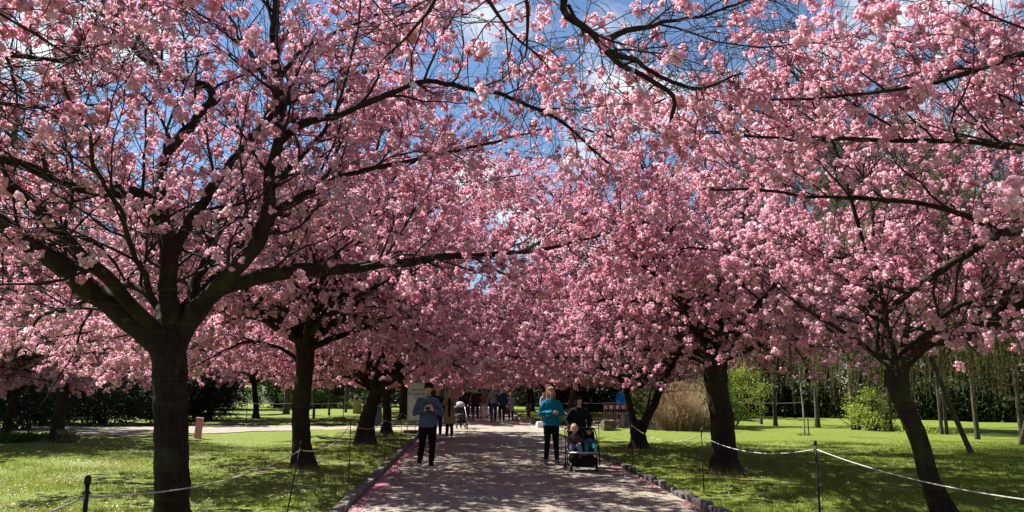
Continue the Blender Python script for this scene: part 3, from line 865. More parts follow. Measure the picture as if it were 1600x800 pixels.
L2 += [(over(f2, [(-2.2, y2 + .3, 4.2), (-1.0, y2 + .8, 5.6), (.4, y2 + 1.2, 6.5), (1.4, y2 + 1.4, 6.8)]), .07, .015),
       (over(f2, [(-2.6, y2 + 1.2, 4.2), (-1.8, y2 + 2.6, 5.8), (-.4, y2 + 3.6, 6.9)]), .07, .015), (over(f2, [(-2.4, y2 - 1, 4.4), (-1.4, y2 - 1.8, 5.8), (-.2, y2 - 2.2, 6.3)]), .06, .012)]
L2 += rand_limbs(np.random.RandomState(61), px3((476, 535, y2))[0], 8, 4.6, 7.6) + droopers(np.random.RandomState(6), px3((470, 535, y2))[0], 5, 3.5, 5.6, 2.2, 4.3) + droopers(np.random.RandomState(8), px3((480, 535, y2))[0], 3, 2.5, 4, -1, 1.2)
t_, n_ = cherry_tree((b2.x, b2.y, LAWN_Z - .02), 33, [tuple(b2)] + px3((472, 700, y2), (470, 640, y2), (476, 580, y2), (476, 525, y2)), [.21, .175, .17, .175, .19],
    L2, 'cherry tree with straight trunk, second in the left row, right of the big one', 150)
NB += n_
# --- third tree on the left, leaning towards the path
b3 = gp(570, 700); y3 = b3.y
w3 = lambda d: [(p, q, y3 + e) for p, q, e in d]
L3 = [
    (px3(*w3([(588, 606, 0), (612, 580, 0), (640, 562, .2), (660, 552, .3), (700, 530, .6), (760, 500, 1.2)])), .14, .025),
    (px3(*w3([(586, 600, 0), (590, 570, .2), (585, 530, .4), (570, 480, 1)])), .08, .02),
    (px3(*w3([(580, 610, 0), (550, 590, -.4), (510, 592, -.8), (470, 600, -1.2)])), .06, .012),
    (px3(*w3([(585, 600, 0), (560, 550, -1), (520, 520, -2.2), (480, 500, -3.2)])), .07, .02),
    (px3(*w3([(588, 600, 0), (620, 550, -1.4), (660, 510, -2.6), (700, 480, -3.6)])), .07, .02),
    (px3(*w3([(588, 600, 0), (610, 550, 1.4), (640, 520, 2.6), (680, 500, 3.6)])), .07, .02),
    (px3(*w3([(584, 600, 0), (550, 550, 1.4), (500, 530, 2.6), (440, 520, 3.6)])), .07, .02),
]
f3 = px3((588, 602, y3))[0]
L3 += [(over(f3, [(-1.6, y3 + .4, 4.2), (-.4, y3 + .8, 6.2), (.8, y3 + 1.0, 7.6), (1.8, y3 + 1.2, 8.0)]), .08, .015),
       (over(f3, [(-1.8, y3 - .8, 4.4), (-.8, y3 - 1.6, 6.2), (.2, y3 - 2.2, 7.2)]), .07, .015), (over(f3, [(-1.8, y3 + 1.4, 4.4), (-1.0, y3 + 2.6, 6.4), (.2, y3 + 3.4, 7.8)]), .07, .015)]
L3 += rand_limbs(np.random.RandomState(62), px3((586, 605, y3))[0], 8, 4.8, 7.8) + droopers(np.random.RandomState(9), px3((586, 605, y3))[0], 5, 3.0, 5.0, 2.2, 4.6)
t_, n_ = cherry_tree((b3.x, b3.y, LAWN_Z - .02), 45, [tuple(b3)] + px3((572, 665, y3), (580, 635, y3), (590, 605, y3)), [.27, .235, .20, .18], L3,
    'dark cherry tree leaning right over the path, just left of the white banner', 0)
NB += n_
# --- second on the right
c2 = gp(1135, 745); yr2 = c2.y
w2 = lambda d: [(p, q, yr2 + e) for p, q, e in d]
LR2 = [
    (px3(*w2([(1110, 565, 0), (1098, 525, -.2), (1080, 500, -.4), (1040, 480, -.8), (990, 468, -1.2), (930, 470, -1.6)])), .09, .018),
    (px3(*w2([(1112, 572, 0), (1085, 560, .3), (1050, 550, .5), (1000, 545, .9), (940, 560, 1.3)])), .065, .015),
    (px3(*w2([(1120, 560, 0), (1120, 500, .2), (1126, 440, .4), (1120, 370, .6), (1110, 300, .8)])), .085, .02),
    (px3(*w2([(1128, 558, 0), (1146, 505, -.3), (1160, 440, -.6), (1190, 380, -.9), (1240, 320, -1.2)])), .085, .02),
    (px3(*w2([(1130, 552, 0), (1165, 512, .3), (1225, 488, .6), (1290, 475, .9), (1350, 480, 1.2), (1400, 500, 1.5)])), .065, .015),
    (px3(*w2([(1115, 560, 0), (1085, 510, -1.4), (1040, 450, -2.8), (990, 400, -3.8)])), .07, .02),
    (px3(*w2([(1122, 560, 0), (1160, 510, -1.4), (1220, 430, -2.8), (1290, 380, -3.6)])), .07, .02),
    (px3(*w2([(1118, 560, 0), (1090, 510, 1.4), (1050, 470, 2.8), (1000, 450, 3.8)])), .07, .02),
    (px3(*w2([(1124, 560, 0), (1150, 510, 1.4), (1200, 470, 2.8), (1260, 450, 3.8)])), .07, .02),
    (px3(*w2([(1112, 545, 0), (1080, 480, -.2), (1020, 400, 0), (960, 350, .2), (900, 330, .5)])), .07, .02),
]
LR2 += rand_limbs(np.random.RandomState(63), px3((1118, 562, yr2))[0], 6, 4.6, 7.4) + droopers(np.random.RandomState(10), px3((1118, 562, yr2))[0], 7, 2.5, 4.6)
t_, n_ = cherry_tree((c2.x, c2.y, LAWN_Z - .02), 57, [tuple(c2)] + px3((1131, 700, yr2), (1127, 650, yr2), (1119, 600, yr2), (1117, 555, yr2)), [.24, .225, .215, .215, .23],
    LR2, 'stout dark cherry tree on the right lawn, blossom hanging low round its fork', 150)
NB += n_
# --- third on the right: two stems from low down
c3 = gp(998, 708); yr3 = c3.y
w3 = lambda d: [(p, q, yr3 + e) for p, q, e in d]
LR3 = [
    (px3(*w3([(992, 678, 0), (986, 640, 0), (979, 600, 0), (975, 570, .1), (960, 530, .2), (930, 490, .4)])), .12, .025),
    (px3(*w3([(1002, 672, 0), (1018, 635, 0), (1045, 575, .1), (1070, 535, .2), (1100, 490, .4)])), .14, .025),
    (px3(*w3([(1010, 650, 0), (1018, 610, -.2), (1040, 580, -.3), (1043, 560, -.4)])), .04, .012),
    (px3(*w3([(979, 605, 0), (960, 590, -.6), (920, 585, -1.2), (880, 590, -1.6)])), .045, .012),
    (px3(*w3([(980, 610, 0), (975, 560, -1.4), (950, 520, -2.8), (920, 500, -3.8)])), .07, .02),
    (px3(*w3([(1030, 610, 0), (1060, 560, -1.4), (1090, 520, -2.8), (1130, 500, -3.6)])), .07, .02),
    (px3(*w3([(979, 600, 0), (960, 560, 1.4), (930, 540, 2.8), (890, 530, 3.8)])), .07, .02),
    (px3(*w3([(1040, 590, 0), (1070, 560, 1.4), (1120, 550, 2.4), (1180, 545, 3.0)])), .06, .02),
    (px3(*w3([(978, 590, 0), (940, 530, .4), (890, 480, .6), (830, 450, .8)])), .07, .02),
]
f4 = px3((990, 600, yr3))[0]
LR3 += [(over(f4, [(3.4, yr3, 4.2), (2.4, yr3 + .4, 6.0), (1.4, yr3 + .6, 7.2), (.6, yr3 + .8, 7.6)]), .08, .015), (over(f4, [(3.6, yr3 - 1, 4.4), (2.6, yr3 - 2, 6.0), (1.8, yr3 - 2.6, 6.8)]), .07, .015),
       (over(f4, [(3.6, yr3 + 1.4, 4.4), (2.4, yr3 + 2.8, 6.4), (1.2, yr3 + 3.6, 7.8)]), .07, .015)]
LR3 += droopers(np.random.RandomState(12), px3((979, 600, yr3))[0], 4, 2.5, 4.4, 1.5, 5.0) + rand_limbs(np.random.RandomState(13), px3((1000, 600, yr3))[0], 8, 4.8, 7.8)
t_, n_ = cherry_tree((c3.x, c3.y, LAWN_Z - .02), 69, [tuple(c3)] + px3((998, 690, yr3), (997, 672, yr3)), [.24, .20, .17], LR3,
    'cherry tree splitting low into two stems, in front of the stone plinth on the right', 0)
NB += n_
# --- nearest on the right: slim leaning trunk
yr1 = 9.1
c1 = gp(1486, 836); c1.z = LAWN_Z
w1 = lambda d: [(p, q, yr1 + e) for p, q, e in d]
LR1 = [
    (px3(*w1([(1404, 608, 0), (1408, 572, 0), (1425, 554, 0), (1450, 535, -.1), (1490, 524, -.2), (1530, 512, -.3), (1592, 480, -.5), (1680, 430, -.8), (1800, 370, -1.2)])), .125, .06),
    (px3(*w1([(1403, 608, 0), (1392, 575, .0), (1380, 558, .1), (1368, 535, .1), (1366, 500, .2), (1345, 460, .4), (1300, 420, .8)])), .06, .012),
    (px3(*w1([(1440, 545, 0), (1470, 500, -.3), (1530, 470, -.5), (1610, 440, -.7), (1700, 380, -.9)])), .045, .012),
    (px3(*w1([(1400, 570, 0), (1380, 500, 1.2), (1350, 440, 2.4), (1310, 390, 3.2)])), .05, .015),
    (px3(*w1([(1500, 520, -.2), (1480, 440, .6), (1440, 350, 1.4), (1400, 260, 2.0)])), .05, .015),
    (px3(*w1([(1560, 495, -.4), (1600, 400, .2), (1600, 280, .8), (1580, 160, 1.2)])), .06, .015),
    (px3(*w1([(1410, 565, 0), (1420, 480, 1.6), (1450, 430, 3.0), (1500, 400, 4.0)])), .05, .015),
]
LR1 += [(L_[0], .034, .010) for L_ in rand_limbs(np.random.RandomState(66), px3((1402, 575, yr1))[0], 6, 3.6, 6.6, .4) if L_[0][-1][1] > yr1 - 1.0]
t_, n_ = cherry_tree((c1.x, c1.y, LAWN_Z - .02), 81, [tuple(c1)] + px3((1452, 745, yr1), (1437, 690, yr1), (1415, 640, yr1), (1400, 600, yr1), (1396, 574, yr1)), [.118, .11, .105, .102, .106, .108],
    LR1, 'slim cherry tree with a leaning curved trunk near the right edge', 300, dens=.54, bscale=(.6, 1.1))
NB += n_
# --- beside the camera on the right: its boughs come in from the right edge
r0 = Vector((6.3, 3.4, LAWN_Z)); f0 = (6.25, 3.6, 2.2)
LR0 = [
    ([f0, (6.25, 4.4, 2.8), (6.1, 5.6, 3.15)] + px3((1620, 357, 6.6), (1550, 375, 7.2), (1500, 402, 7.7), (1440, 442, 8.1), (1400, 475, 8.4)), .11, .03),
    (px3((1565, 372, 7.1), (1548, 352, 7.2), (1500, 330, 7.3), (1440, 320, 7.4), (1380, 316, 7.5), (1300, 304, 7.6), (1200, 300, 7.7), (1090, 297, 7.8)), .038, .010),
    ([f0, (6.1, 4.2, 3.1)] + px3((1640, 235, 5.6), (1590, 226, 5.8), (1500, 222, 6.0), (1400, 220, 6.2), (1300, 216, 6.4), (1200, 209, 6.6), (1100, 206, 6.8)), .06, .010),
    ([f0, (5.9, 4.0, 3.4)] + px3((1640, 80, 5.0), (1560, 95, 5.2), (1450, 130, 5.6), (1330, 150, 6.0), (1200, 150, 6.4)), .055, .010),
    ([f0, (6.6, 4.6, 3.5), (6.9, 6.2, 4.5), (6.6, 8.0, 5.4), (6.0, 9.6, 6.0)], .08, .02),
    ([f0, (5.6, 3.9, 3.5), (4.6, 4.9, 4.7), (3.7, 6.0, 5.4)], .08, .02),
    ([f0, (5.2, 3.2, 3.2), (3.6, 3.0, 4.4), (2.2, 3.4, 5.2)], .08, .02),
    ([f0, (6.8, 2.6, 3.4), (7.4, 1.2, 4.4), (8.0, -.4, 5.0)], .08, .02),
    ([f0, (7.2, 4.0, 3.2), (8.6, 5.0, 4.0), (10.0, 6.0, 4.4)], .08, .02),
    (px3((1420, 460, 8.2), (1370, 425, 8.6), (1300, 395, 9.0), (1240, 380, 9.4)), .03, .01),
]
t_, n_ = cherry_tree(tuple(r0), 93, [tuple(r0), (6.35, 3.45, .8), (6.3, 3.5, 1.6), f0], [.24, .21, .20, .19], LR0,
    'cherry tree beyond the right edge, long thin boughs stretching in across the upper right', 300, guard=3.0, dens=.42, bscale=(.6, 1.1))
NB += n_
# --- beside the camera on the left: bough across the top
l0 = Vector((-3.3, 1.8, LAWN_Z)); g0 = (-3.3, 1.9, 2.3)
LL0 = [
    ([g0, (-2.4, 2.5, 3.2), (-.9, 3.3, 4.0)] + px3((845, -30, 4.5), (878, 14, 4.7), (912, 42, 4.85), (935, 72, 4.95), (955, 90, 5.0), (985, 110, 5.1), (1012, 130, 5.2), (1045, 152, 5.3), (1040, 190, 5.4)), .10, .014),
    (px3((938, 66, 4.95), (985, 50, 5.1), (1040, 34, 5.3), (1100, 18, 5.5), (1170, 0, 5.7)), .028, .008),
    (px3((955, 84, 5.0), (1000, 90, 5.2), (1045, 118, 5.4), (1100, 130, 5.6), (1160, 110, 5.8)), .024, .008),
    ([g0, (-3.2, 2.8, 3.2), (-2.9, 4.2, 4.4), (-2.2, 5.6, 5.2)], .08, .02),
    ([g0, (-4.0, 2.6, 3.2), (-4.9, 4.2, 4.0)] + px3((-60, 60, 5.2), (60, 95, 5.8), (150, 80, 6.6)), .08, .015),
    ([g0, (-4.3, 1.8, 3.2), (-6.0, 2.4, 4.0), (-7.6, 3.2, 4.6)], .08, .02),
    ([g0, (-2.8, 1.0, 3.3), (-2.0, -.4, 4.6), (-1.0, -1.6, 5.2)], .08, .02),
    ([g0, (-4.0, 3.0, 3.6), (-4.6, 4.6, 3.9)] + px3((-40, 150, 6.2), (60, 170, 6.8), (160, 165, 7.6)), .06, .012),
]
t_, n_ = cherry_tree(tuple(l0), 105, [tuple(l0), (-3.3, 1.8, .8), (-3.25, 1.85, 1.6), g0], [.25, .22, .20, .19], LL0,
    'cherry tree beside the camera, one thick bough crossing the blue sky at top centre', 300, guard=3.7, zmin=2.6, dens=.36, bscale=(.6, 1.1))
NB += n_
# --- the rest of the rows, further down the path
base_trees = []
for k, sd_ in enumerate((3, 14, 27)):
    rsx = np.random.RandomState(sd_ * 7)
    pos = [gp(603, 683), gp(892, 664), Vector((-3.4, 42.5, 0))][k]
    fork = (pos.x + rsx.uniform(-.1, .3), pos.y, [1.9, 2.1, 2.0][k])
    lm = rand_limbs(rsx, fork, 12, 5.0, 7.8, rsx.uniform(0, 1)) + droopers(rsx, fork, 6)
    lab = ['slim cherry tree fourth in the left row, beside the foot of the white banner', 'cherry tree with slanting trunk behind the woman in the turquoise jacket',
           'cherry tree beyond the crossing path, first of the far left row'][k]
    px_ = pos.x + [0, .35, 0][k] * -1
    t_, n_ = cherry_tree((pos.x, pos.y, .05), 200 + sd_, [(pos.x, pos.y, 0.05), (pos.x + .02, pos.y, .8), (pos.x + (fork[0] - pos.x) * .6, pos.y, 1.4), fork], [.17, .145, .14, .14], lm, lab, 0, dens=.95, bscale=(1.1, 1.7), twigs=.85)
    base_trees.append(t_); NB += n_
far = [(-3.6, 49, 0, 'second of the far left row beyond the crossing path'), (-3.4, 55.5, 1, 'third of the far left row, deep in shade'), (-3.6, 62, 2, 'last of the far left row near the latticed building'),
       (4.9, 44, 0, 'second of the far right row, behind the rope fence'), (5.1, 50.5, 2, 'third of the far right row with dark trunk'), (4.9, 57, 1, 'fourth of the far right row beside the dark hedge'), (5.2, 64, 0, 'last of the far right row near the latticed building'),
       (5.0, 28.3, 1, 'standing on the right lawn between the two-stemmed tree and the crossing path'), (-11.5, 44, 1, 'alone on the far left lawn behind the first left trees'), (12.0, 47, 2, 'out on the far right lawn behind the striped barrier')]
for i, (x, y, k, lab) in enumerate(far):
    if i == 7: continue
    c = copy_tree(base_trees[k]); c.location = (x, y, .05); c.rotation_euler = (0, 0, 1.1 + i * 1.9); s = [1.0, .95, 1.05, .98][i % 4]; c.scale = (s, s, s)
    c['label'] = 'pink cherry tree, ' + lab
print('blossom clusters', NB, 'time', time.time() - T_START)

# ------------------------------------------------------------------ other trees, shrubs, woods
def leaf_cloud(name, rs, n, blobs, size, mat, flat=.6, clump=.16, shell=.55):
    """many small leaf faces gathered in clumps through a crown made of several overlapping masses"""
    blobs = np.array(blobs, float); vol = (blobs[:, 3] * blobs[:, 4] * blobs[:, 5]) ** .7; pr = vol / vol.sum()
    nc = max(20, n // 40)
    bi = rs.choice(len(blobs), nc, p=pr)
    d = nrm_(rs.randn(nc, 3)); r = shell + (1.08 - shell) * rs.rand(nc) ** .6
    C = blobs[bi, :3] + d * blobs[bi, 3:6] * r[:, None]
    ci = rs.choice(nc, n); q = C[ci] + rs.randn(n, 3) * clump * (.6 + .8 * rs.rand(nc))[ci][:, None] * [1, 1, flat]
    s = size * rs.uniform(.5, 1.3, n)[:, None]
    u = nrm_(rs.randn(n, 3) * [1, 1, .6]) * s; w = nrm_(np.cross(u, rs.randn(n, 3))) * s * .5
    V = np.stack([q - u, q + w - u * .1, q + u, q - w + u * .1], 1).reshape(-1, 3)
    return np_mesh(name, V, np.arange(4 * n).reshape(-1, 4), False, [mat])

def bare_mesh(seed, h, r, crown0, spread, bark):
    rs = np.random.RandomState(seed)
    lean = rs.uniform(-.4, .4, 2)
    tp = [(0, 0, 0), (lean[0] * .15, lean[1] * .15, h * .3), (lean[0] * .5, lean[1] * .5, h * .65), (lean[0], lean[1], h)]
    V, F, P, rr, L = woody(tp, r, .03, 12, 40, seed, .05, .35, p=1.1, ridge=.03)
    trunk = np_mesh('trunk', V, F, True, [bark])
    Pn, _ = limb_pts(tp, 24); Rn = np.interp(np.linspace(0, 1, 24), np.linspace(0, 1, len(rr)), rr)
    b, d, rad, t, _ = spawn(Pn[None], Rn[None], 34, crown0, .98, .6, 1.1, rs, 0, .35)
    A = grow(b, d, (spread * (1.15 - .7 * t)) * rs.uniform(.6, 1.1, len(t)), 9, .13, (.10, .03), rs); AR = taper(np.clip(rad * .45, .015, .05), 9, .2)
    b, d, rad, t, _ = spawn(A, AR, 14, .15, 1, .4, .9, rs, .3, .2)
    Cc = grow(b, d, rs.uniform(.6, 1.6, len(t)), 6, .14, (.04, .0), rs); CR = taper(np.clip(rad * .5, .008, .014), 6, .5)
    b, d, rad, t, _ = spawn(Cc, CR, 6, .15, 1, .4, .9, rs, .2, .1)
    Dd = grow(b, d, rs.uniform(.25, .7, len(t)), 3, .14, (0, 0), rs); DR = np.full((len(t), 3), .007)
    V, F = join_geo([tubes(A, AR, 5), tubes(Cc, CR, 3), tubes(Dd, DR, 3)])
    crown = np_mesh('crown', V, F, False, [M['bgtwig']])
    q = np.repeat(Dd[:, 2], 2, 0) + rs.randn(len(Dd) * 2, 3) * .12; s = .028
    u = nrm_(rs.randn(len(q), 3)) * s; w = nrm_(np.cross(u, rs.randn(len(q), 3))) * s * .6
    V = np.stack([q - u, q + w, q + u, q - w], 1).reshape(-1, 3)
    buds = np_mesh('buds', V, np.arange(4 * len(q)).reshape(-1, 4), False, [M['bud']])
    return trunk, crown, buds
BARE = [bare_mesh(301, 13, .16, .28, 3.2, M['bgbark']), bare_mesh(302, 14.5, .19, .34, 3.6, M['bgbark']), bare_mesh(303, 11.5, .13, .25, 2.6, M['bgbark'])]
def bare_tree(px, py, k, label, scale=1.0, wid=1.0, rz=None, tilt=(0, 0), bark=None):
    p = gp(px, py)
    t = tag(empty('bare_tree', (p.x, p.y, .0), rz if rz is not None else px * 1.7, scale), label, 'tree', 'tall bare trees round the lawns')
    t.rotation_euler = (tilt[0], tilt[1], t.rotation_euler[2])
    tr = link('trunk', BARE[k][0], t); tr.scale = (wid * .6, wid * .6, 1)
    if bark:
        tr.data = BARE[k][0].copy(); tr.data.materials.clear(); tr.data.materials.append(bark)
    tag(link('crown', BARE[k][1], t), kind='stuff'); tag(link('buds', BARE[k][2], t), kind='stuff')
    return t
for px, py, k, s, w, lab in [
    (1190, 665, 2, 1.0, .8, 'slender bare trunk just left of the stouter grey one behind the right lawn'),
    (1212, 668, 0, 1.0, 1.0, 'stout grey bare trunk standing right of the lime shrub behind the right lawn'),
    (1278, 671, 1, 1.0, .85, 'straight bare trunk right of the young staked tree, before dark trees'),
    (1334, 675, 1, .9, .95, 'left trunk of the close pair beside the green shrub'),
    (1342, 675, 2, .95, .75, 'right and thinner trunk of the close pair beside the green shrub'),
    (1385, 675, 0, .85, .8, 'left of two bare trunks right behind the leaning cherry trunk'),
    (1393, 677, 1, .85, .7, 'right of two bare trunks right behind the leaning cherry trunk'),
    (1472, 682, 2, .9, .9, 'left of two bare trunks seen through the weeping branches'),
    (1480, 682, 0, .85, .75, 'right of two bare trunks seen through the weeping branches'),
    (1598, 690, 1, .8, .9, 'bare trunk at the far right edge behind the weeping branches'),
    (447, 650, 1, .9, 1.9, 'thick old trunk across the left lawn between the two nearest cherries'),
    (490, 656, 2, .8, 1.2, 'dark trunk just right of the second left cherry'),
    (514, 651, 0, .8, .9, 'thinner leaning trunk near the stone trough on the left'),
    (540, 646, 1, .85, .9, 'distant trunk left of the leaning third cherry'),
    (1432, 672, 1, .9, .8, 'distant bare trunk just right of the leaning cherry trunk')]:
    bare_tree(px, py, k, lab, s, w)
bt = bare_tree(1528, 690, 2, 'grey trunk inside the curtain of weeping shoots', .9, 1.1, bark=M['bgbark'])
# reddish evergreen trunk on the left, olive conifer, left edge tree
def evergreen(px, py, label, h, r, blobs, n, size, leaf, bark, seed, lean=(0, 0), kind='evergreen_tree', cat='tree'):
    rs = np.random.RandomState(seed); p = gp(px, py)
    t = tag(empty(kind, (p.x, p.y, .0)), label, cat)
    V, F, P, rr, L = woody([(0, 0, -.05), (lean[0] * .2, lean[1] * .2, h * .3), (lean[0] * .6, lean[1] * .6, h * .6), (lean[0], lean[1], h)], r, r * .3, 18, 50, seed, .05, .35, ridge=.04)
    link('trunk', np_mesh('trunk', V, F, True, [bark]), t)
    Pn, _ = limb_pts([(0, 0, 0), (lean[0], lean[1], h)], 24)
    b, d, rad, tt, _ = spawn(Pn[None], np.full((1, 24), r * .6), 40, .2, .98, 1.1, 1.6, rs, 0, .1)
    A = grow(b, d, rs.uniform(1.2, 3.0, len(tt)), 8, .12, (.0, -.03), rs); AR = taper(np.full(len(tt), .03), 8, .2)
    b, d, rad, tt, _ = spawn(A, AR, 8, .2, 1, .4, 1., rs, .4, -.1)
    C_ = grow(b, d, rs.uniform(.4, 1.1, len(tt)), 5, .14, (0, -.05), rs)
    V, F = join_geo([tubes(A, AR, 5), tubes(C_, np.full((len(tt), 5), .007), 3)])
    tag(link('boughs', np_mesh('boughs', V, F, False, [bark]), t), kind='stuff')
    tag(link('crown', leaf_cloud('crown', rs, n, blobs, size, leaf, clump=.22), t), kind='stuff')
    return t
evergreen(233, 657, 'reddish trunked conifer behind the winding path, right beside the big cherry trunk', 11, .30, [(0, 0, 8, 2.6, 2.6, 3.4), (.6, 0, 5, 1.6, 1.6, 1.2)], 9000, .10, M['olive'], M['redbark'], 71)
evergreen(86, 696, 'olive green conifer with leaning dark trunk near the winding path at left', 8.5, .20, [(0, 0, 5.4, 2.6, 2.3, 2.6), (-1.2, .2, 3.2, 1.8, 1.4, .8), (1.0, -.2, 3.4, 1.5, 1.2, .7)], 14000, .06, M['olive'], M['bark'], 72, lean=(.7, .2))
evergreen(-30, 668, 'tall dark olive conifer at the far left edge', 15, .35, [(0, 0, 9, 3.2, 3.0, 6), (0, 0, 4.5, 3.2, 2.8, 2.0)], 16000, .12, M['olive'], M['redbark'], 73)
# cherry at the left edge behind the conifer: fills the blossom low on the left
for (px, py, k, rz, s, lab) in [(8, 690, 1, .5, .85, 'cherry tree at the left edge in front of the dark yews'), (-210, 700, 0, 2.2, 1.0, 'cherry tree past the left edge, its blossom drooping into view')]:
    p = gp(px, py); c = copy_tree(base_trees[k]); c.location = (p.x, p.y, .05); c.rotation_euler = (0, 0, rz); c.scale = (s, s, s); c['label'] = lab
# weeping tree on the right
rs = np.random.RandomState(88)
p = gp(1516, 716)
t = tag(empty('weeping_tree', (p.x, p.y, 0)), 'weeping tree with leaning trunk and hanging olive shoots at the right', 'tree')
tp = [(.1, 0, -.05), (-.15, .1, .8), (-.55, .1, 2.0), (-.8, .3, 3.6), (-.6, .5, 5.6)]
V, F, P, rr, L = woody(tp, .065, .045, 16, 60, 88, .06, .3, ridge=.04)
link('trunk', np_mesh('trunk', V, F, True, [M['bgbark']]), t)
Pn, _ = limb_pts(tp, 24)
b, d, rad, tt, _ = spawn(Pn[None], np.full((1, 24), .08), 22, .55, 1.0, .7, 1.3, rs, 0, .6)
A = grow(b, d, rs.uniform(2.0, 4.2, len(tt)), 12, .10, (.10, -.10), rs); AR = taper(np.full(len(tt), .05), 12, .2)
b, d, rad, tt, _ = spawn(A, AR, 90, .1, 1.0, .8, 1.5, rs, .6, -.2)
H_ = np.clip(b[:, 2] - rs.uniform(.35, 2.6, len(tt)) ** 1.15, .5, 6.0)
S_ = grow(b, nrm_(d * [1, 1, .2]), H_, 14, .10, (-.16, -.40), rs)
SR = np.full((len(tt), 14), .0045)
V, F = join_geo([tubes(A, AR, 6), tubes(S_, SR, 3)])
tag(link('hanging_shoots', np_mesh('hanging_shoots', V, F, False, [M['bgtwig']]), t), kind='stuff')
idx = rs.randint(0, len(S_), 80000); f = rs.uniform(1, 12.9, 80000); k = f.astype(int); fr = (f - k)[:, None]
q = S_[idx, k] * (1 - fr) + S_[idx, k + 1] * fr + rs.randn(80000, 3) * .02
u = nrm_(rs.randn(len(q), 3) * .5 + [0, 0, -1]) * .028; w = nrm_(np.cross(u, rs.randn(len(q), 3))) * .008
ok = q[:, 2] > .25; q, u, w = q[ok], u[ok], w[ok]
V = np.stack([q - u, q + w, q + u, q - w], 1).reshape(-1, 3)
tag(link('catkins', np_mesh('catkins', V, np.arange(len(V)).reshape(-1, 4), False, [M['weep']]), t), kind='stuff')
WEEP = t
c = copy_tree(t); p = gp(1640, 705); c.location = (p.x, p.y + 1.0, 0); c.rotation_euler = (0, 0, 2.4); c['label'] = 'second weeping tree overlapping the first at the right edge'

# young staked tree
p = gp(1257, 685)
t = tag(empty('young_tree', (p.x, p.y, .0)), 'thin young staked tree alone on the sunny right lawn', 'tree')
rs = np.random.RandomState(4)
V, F, P, rr, L = woody([(0, 0, -.03), (.02, 0, 1.0), (-.03, 0, 2.2), (.03, .05, 3.6)], .035, .01, 8, 20, 4, .03, .2)
link('trunk', np_mesh('trunk', V, F, True, [M['birch']]), t)
Pn, _ = limb_pts([(0, 0, 0), (.02, 0, 1.0), (-.03, 0, 2.2), (.03, .05, 3.6)], 24)
b, d, rad, tt, _ = spawn(Pn[None], np.full((1, 24), .02), 16, .42, 1.0, .6, 1.0, rs, .7, .3)
A = grow(b, d, rs.uniform(.5, 1.3, len(tt)), 8, .14, (.06, .02), rs)
b, d, rad, tt, _ = spawn(A, np.full((len(tt), 8), .006), 5, .2, 1.0, .4, .9, rs, .3, .1)
C_ = grow(b, d, rs.uniform(.15, .45, len(tt)), 4, .12, (0, 0), rs)
V, F = join_geo([tubes(A, taper(np.full(len(A), .013), 8, .3), 5), tubes(C_, np.full((len(tt), 4), .004), 3)])
tag(link('twigs', np_mesh('twigs', V, F, False, [M['bgtwig']]), t), kind='stuff')
MB().tube([(.12, -.1, 0), (.12, -.1, .75)], .022, 8).build('stake', M['bgbark'], t)

# yews, hedges, shrubs
def shrub(name, px, py, label, blobs, n, size, mat, seed, clump=.12, shell=.5, stem=True, cat='shrub', group=None, z=0):
    rs = np.random.RandomState(seed); p = gp(px, py)
    t = tag(empty(name, (p.x, p.y, z)), label, cat, group)
    tag(link('foliage', leaf_cloud('foliage', rs, n, blobs, size, mat, clump=clump, shell=shell), t), kind='stuff')
    if stem:
        S = grow(rs.randn(16, 3) * [.2, .2, 0], nrm_(rs.randn(16, 3) * [.5, .5, 0] + [0, 0, 1]), np.full(16, max(b_[2] + b_[5] * .6 for b_ in blobs)), 7, .12, (.03, 0), rs)
        V, F = tubes(S, taper(np.full(16, .035), 7, .2), 5)
        tag(link('stems', np_mesh('stems', V, F, False, [M['bgbark']]), t), kind='stuff')
    return t
shrub('yew_bush', 318, 660, 'big rounded black green yew behind the pink marker post', [(0, 0, 1.2, 1.9, 1.6, 1.5), (.6, 0, 1.9, 1.3, 1.2, 1.1), (-.8, 0, 1.0, 1.2, 1.2, 1.1)], 26000, .055, M['yew'], 401, .16, .15)
shrub('yew_bush', 150, 664, 'wide dark yew mass beyond the winding path at left', [(0, 0, 1.6, 3.2, 1.5, 1.9), (2.4, 0, 1.2, 1.8, 1.3, 1.4), (-2.4, 0, 1.5, 1.8, 1.3, 1.7)], 30000, .07, M['yew'], 402, .2, .15)
shrub('yew_bush', 30, 672, 'dark ragged yew beside the left edge of the lawn', [(0, 0, 1.5, 2.2, 1.3, 1.7), (-2, 0, 1.0, 1.5, 1.3, 1.2)], 18000, .06, M['yew'], 403, .18, .15)
shrub('daffodil_clump', 25, 693, 'low dark green clump of leaves at the left edge of the lawn', [(0, 0, .12, 1.7, .5, .16), (.9, .1, .12, 1.0, .4, .14)], 9000, .05, M['shrub'], 404, .10, .2, False, 'plant')
shrub('twiggy_shrub', 100, 697, 'small tuft of bare shoots at the foot of the conifer trunk', [(0, 0, .3, .22, .2, .3)], 500, .04, M['bud'], 405, .07, .2, True)
shrub('lime_shrub', 1142, 668, 'fresh yellow green shrub just right of the stout cherry trunk', [(0, 0, 1.3, 1.5, 1.1, 1.1), (.8, 0, 1.9, 1.1, .9, .8), (-.9, 0, 2.2, 1.3, 1, .9), (.2, 0, 3.0, 1.2, .9, .8)], 9500, .045, M['lime'], 406, .2, .45)
shrub('green_shrub', 1112, 672, 'dark green shrub between the dry reeds and the cherry trunk', [(0, 0, .8, 1.2, .8, .8)], 7000, .045, M['shrub'], 407, .15, .4)
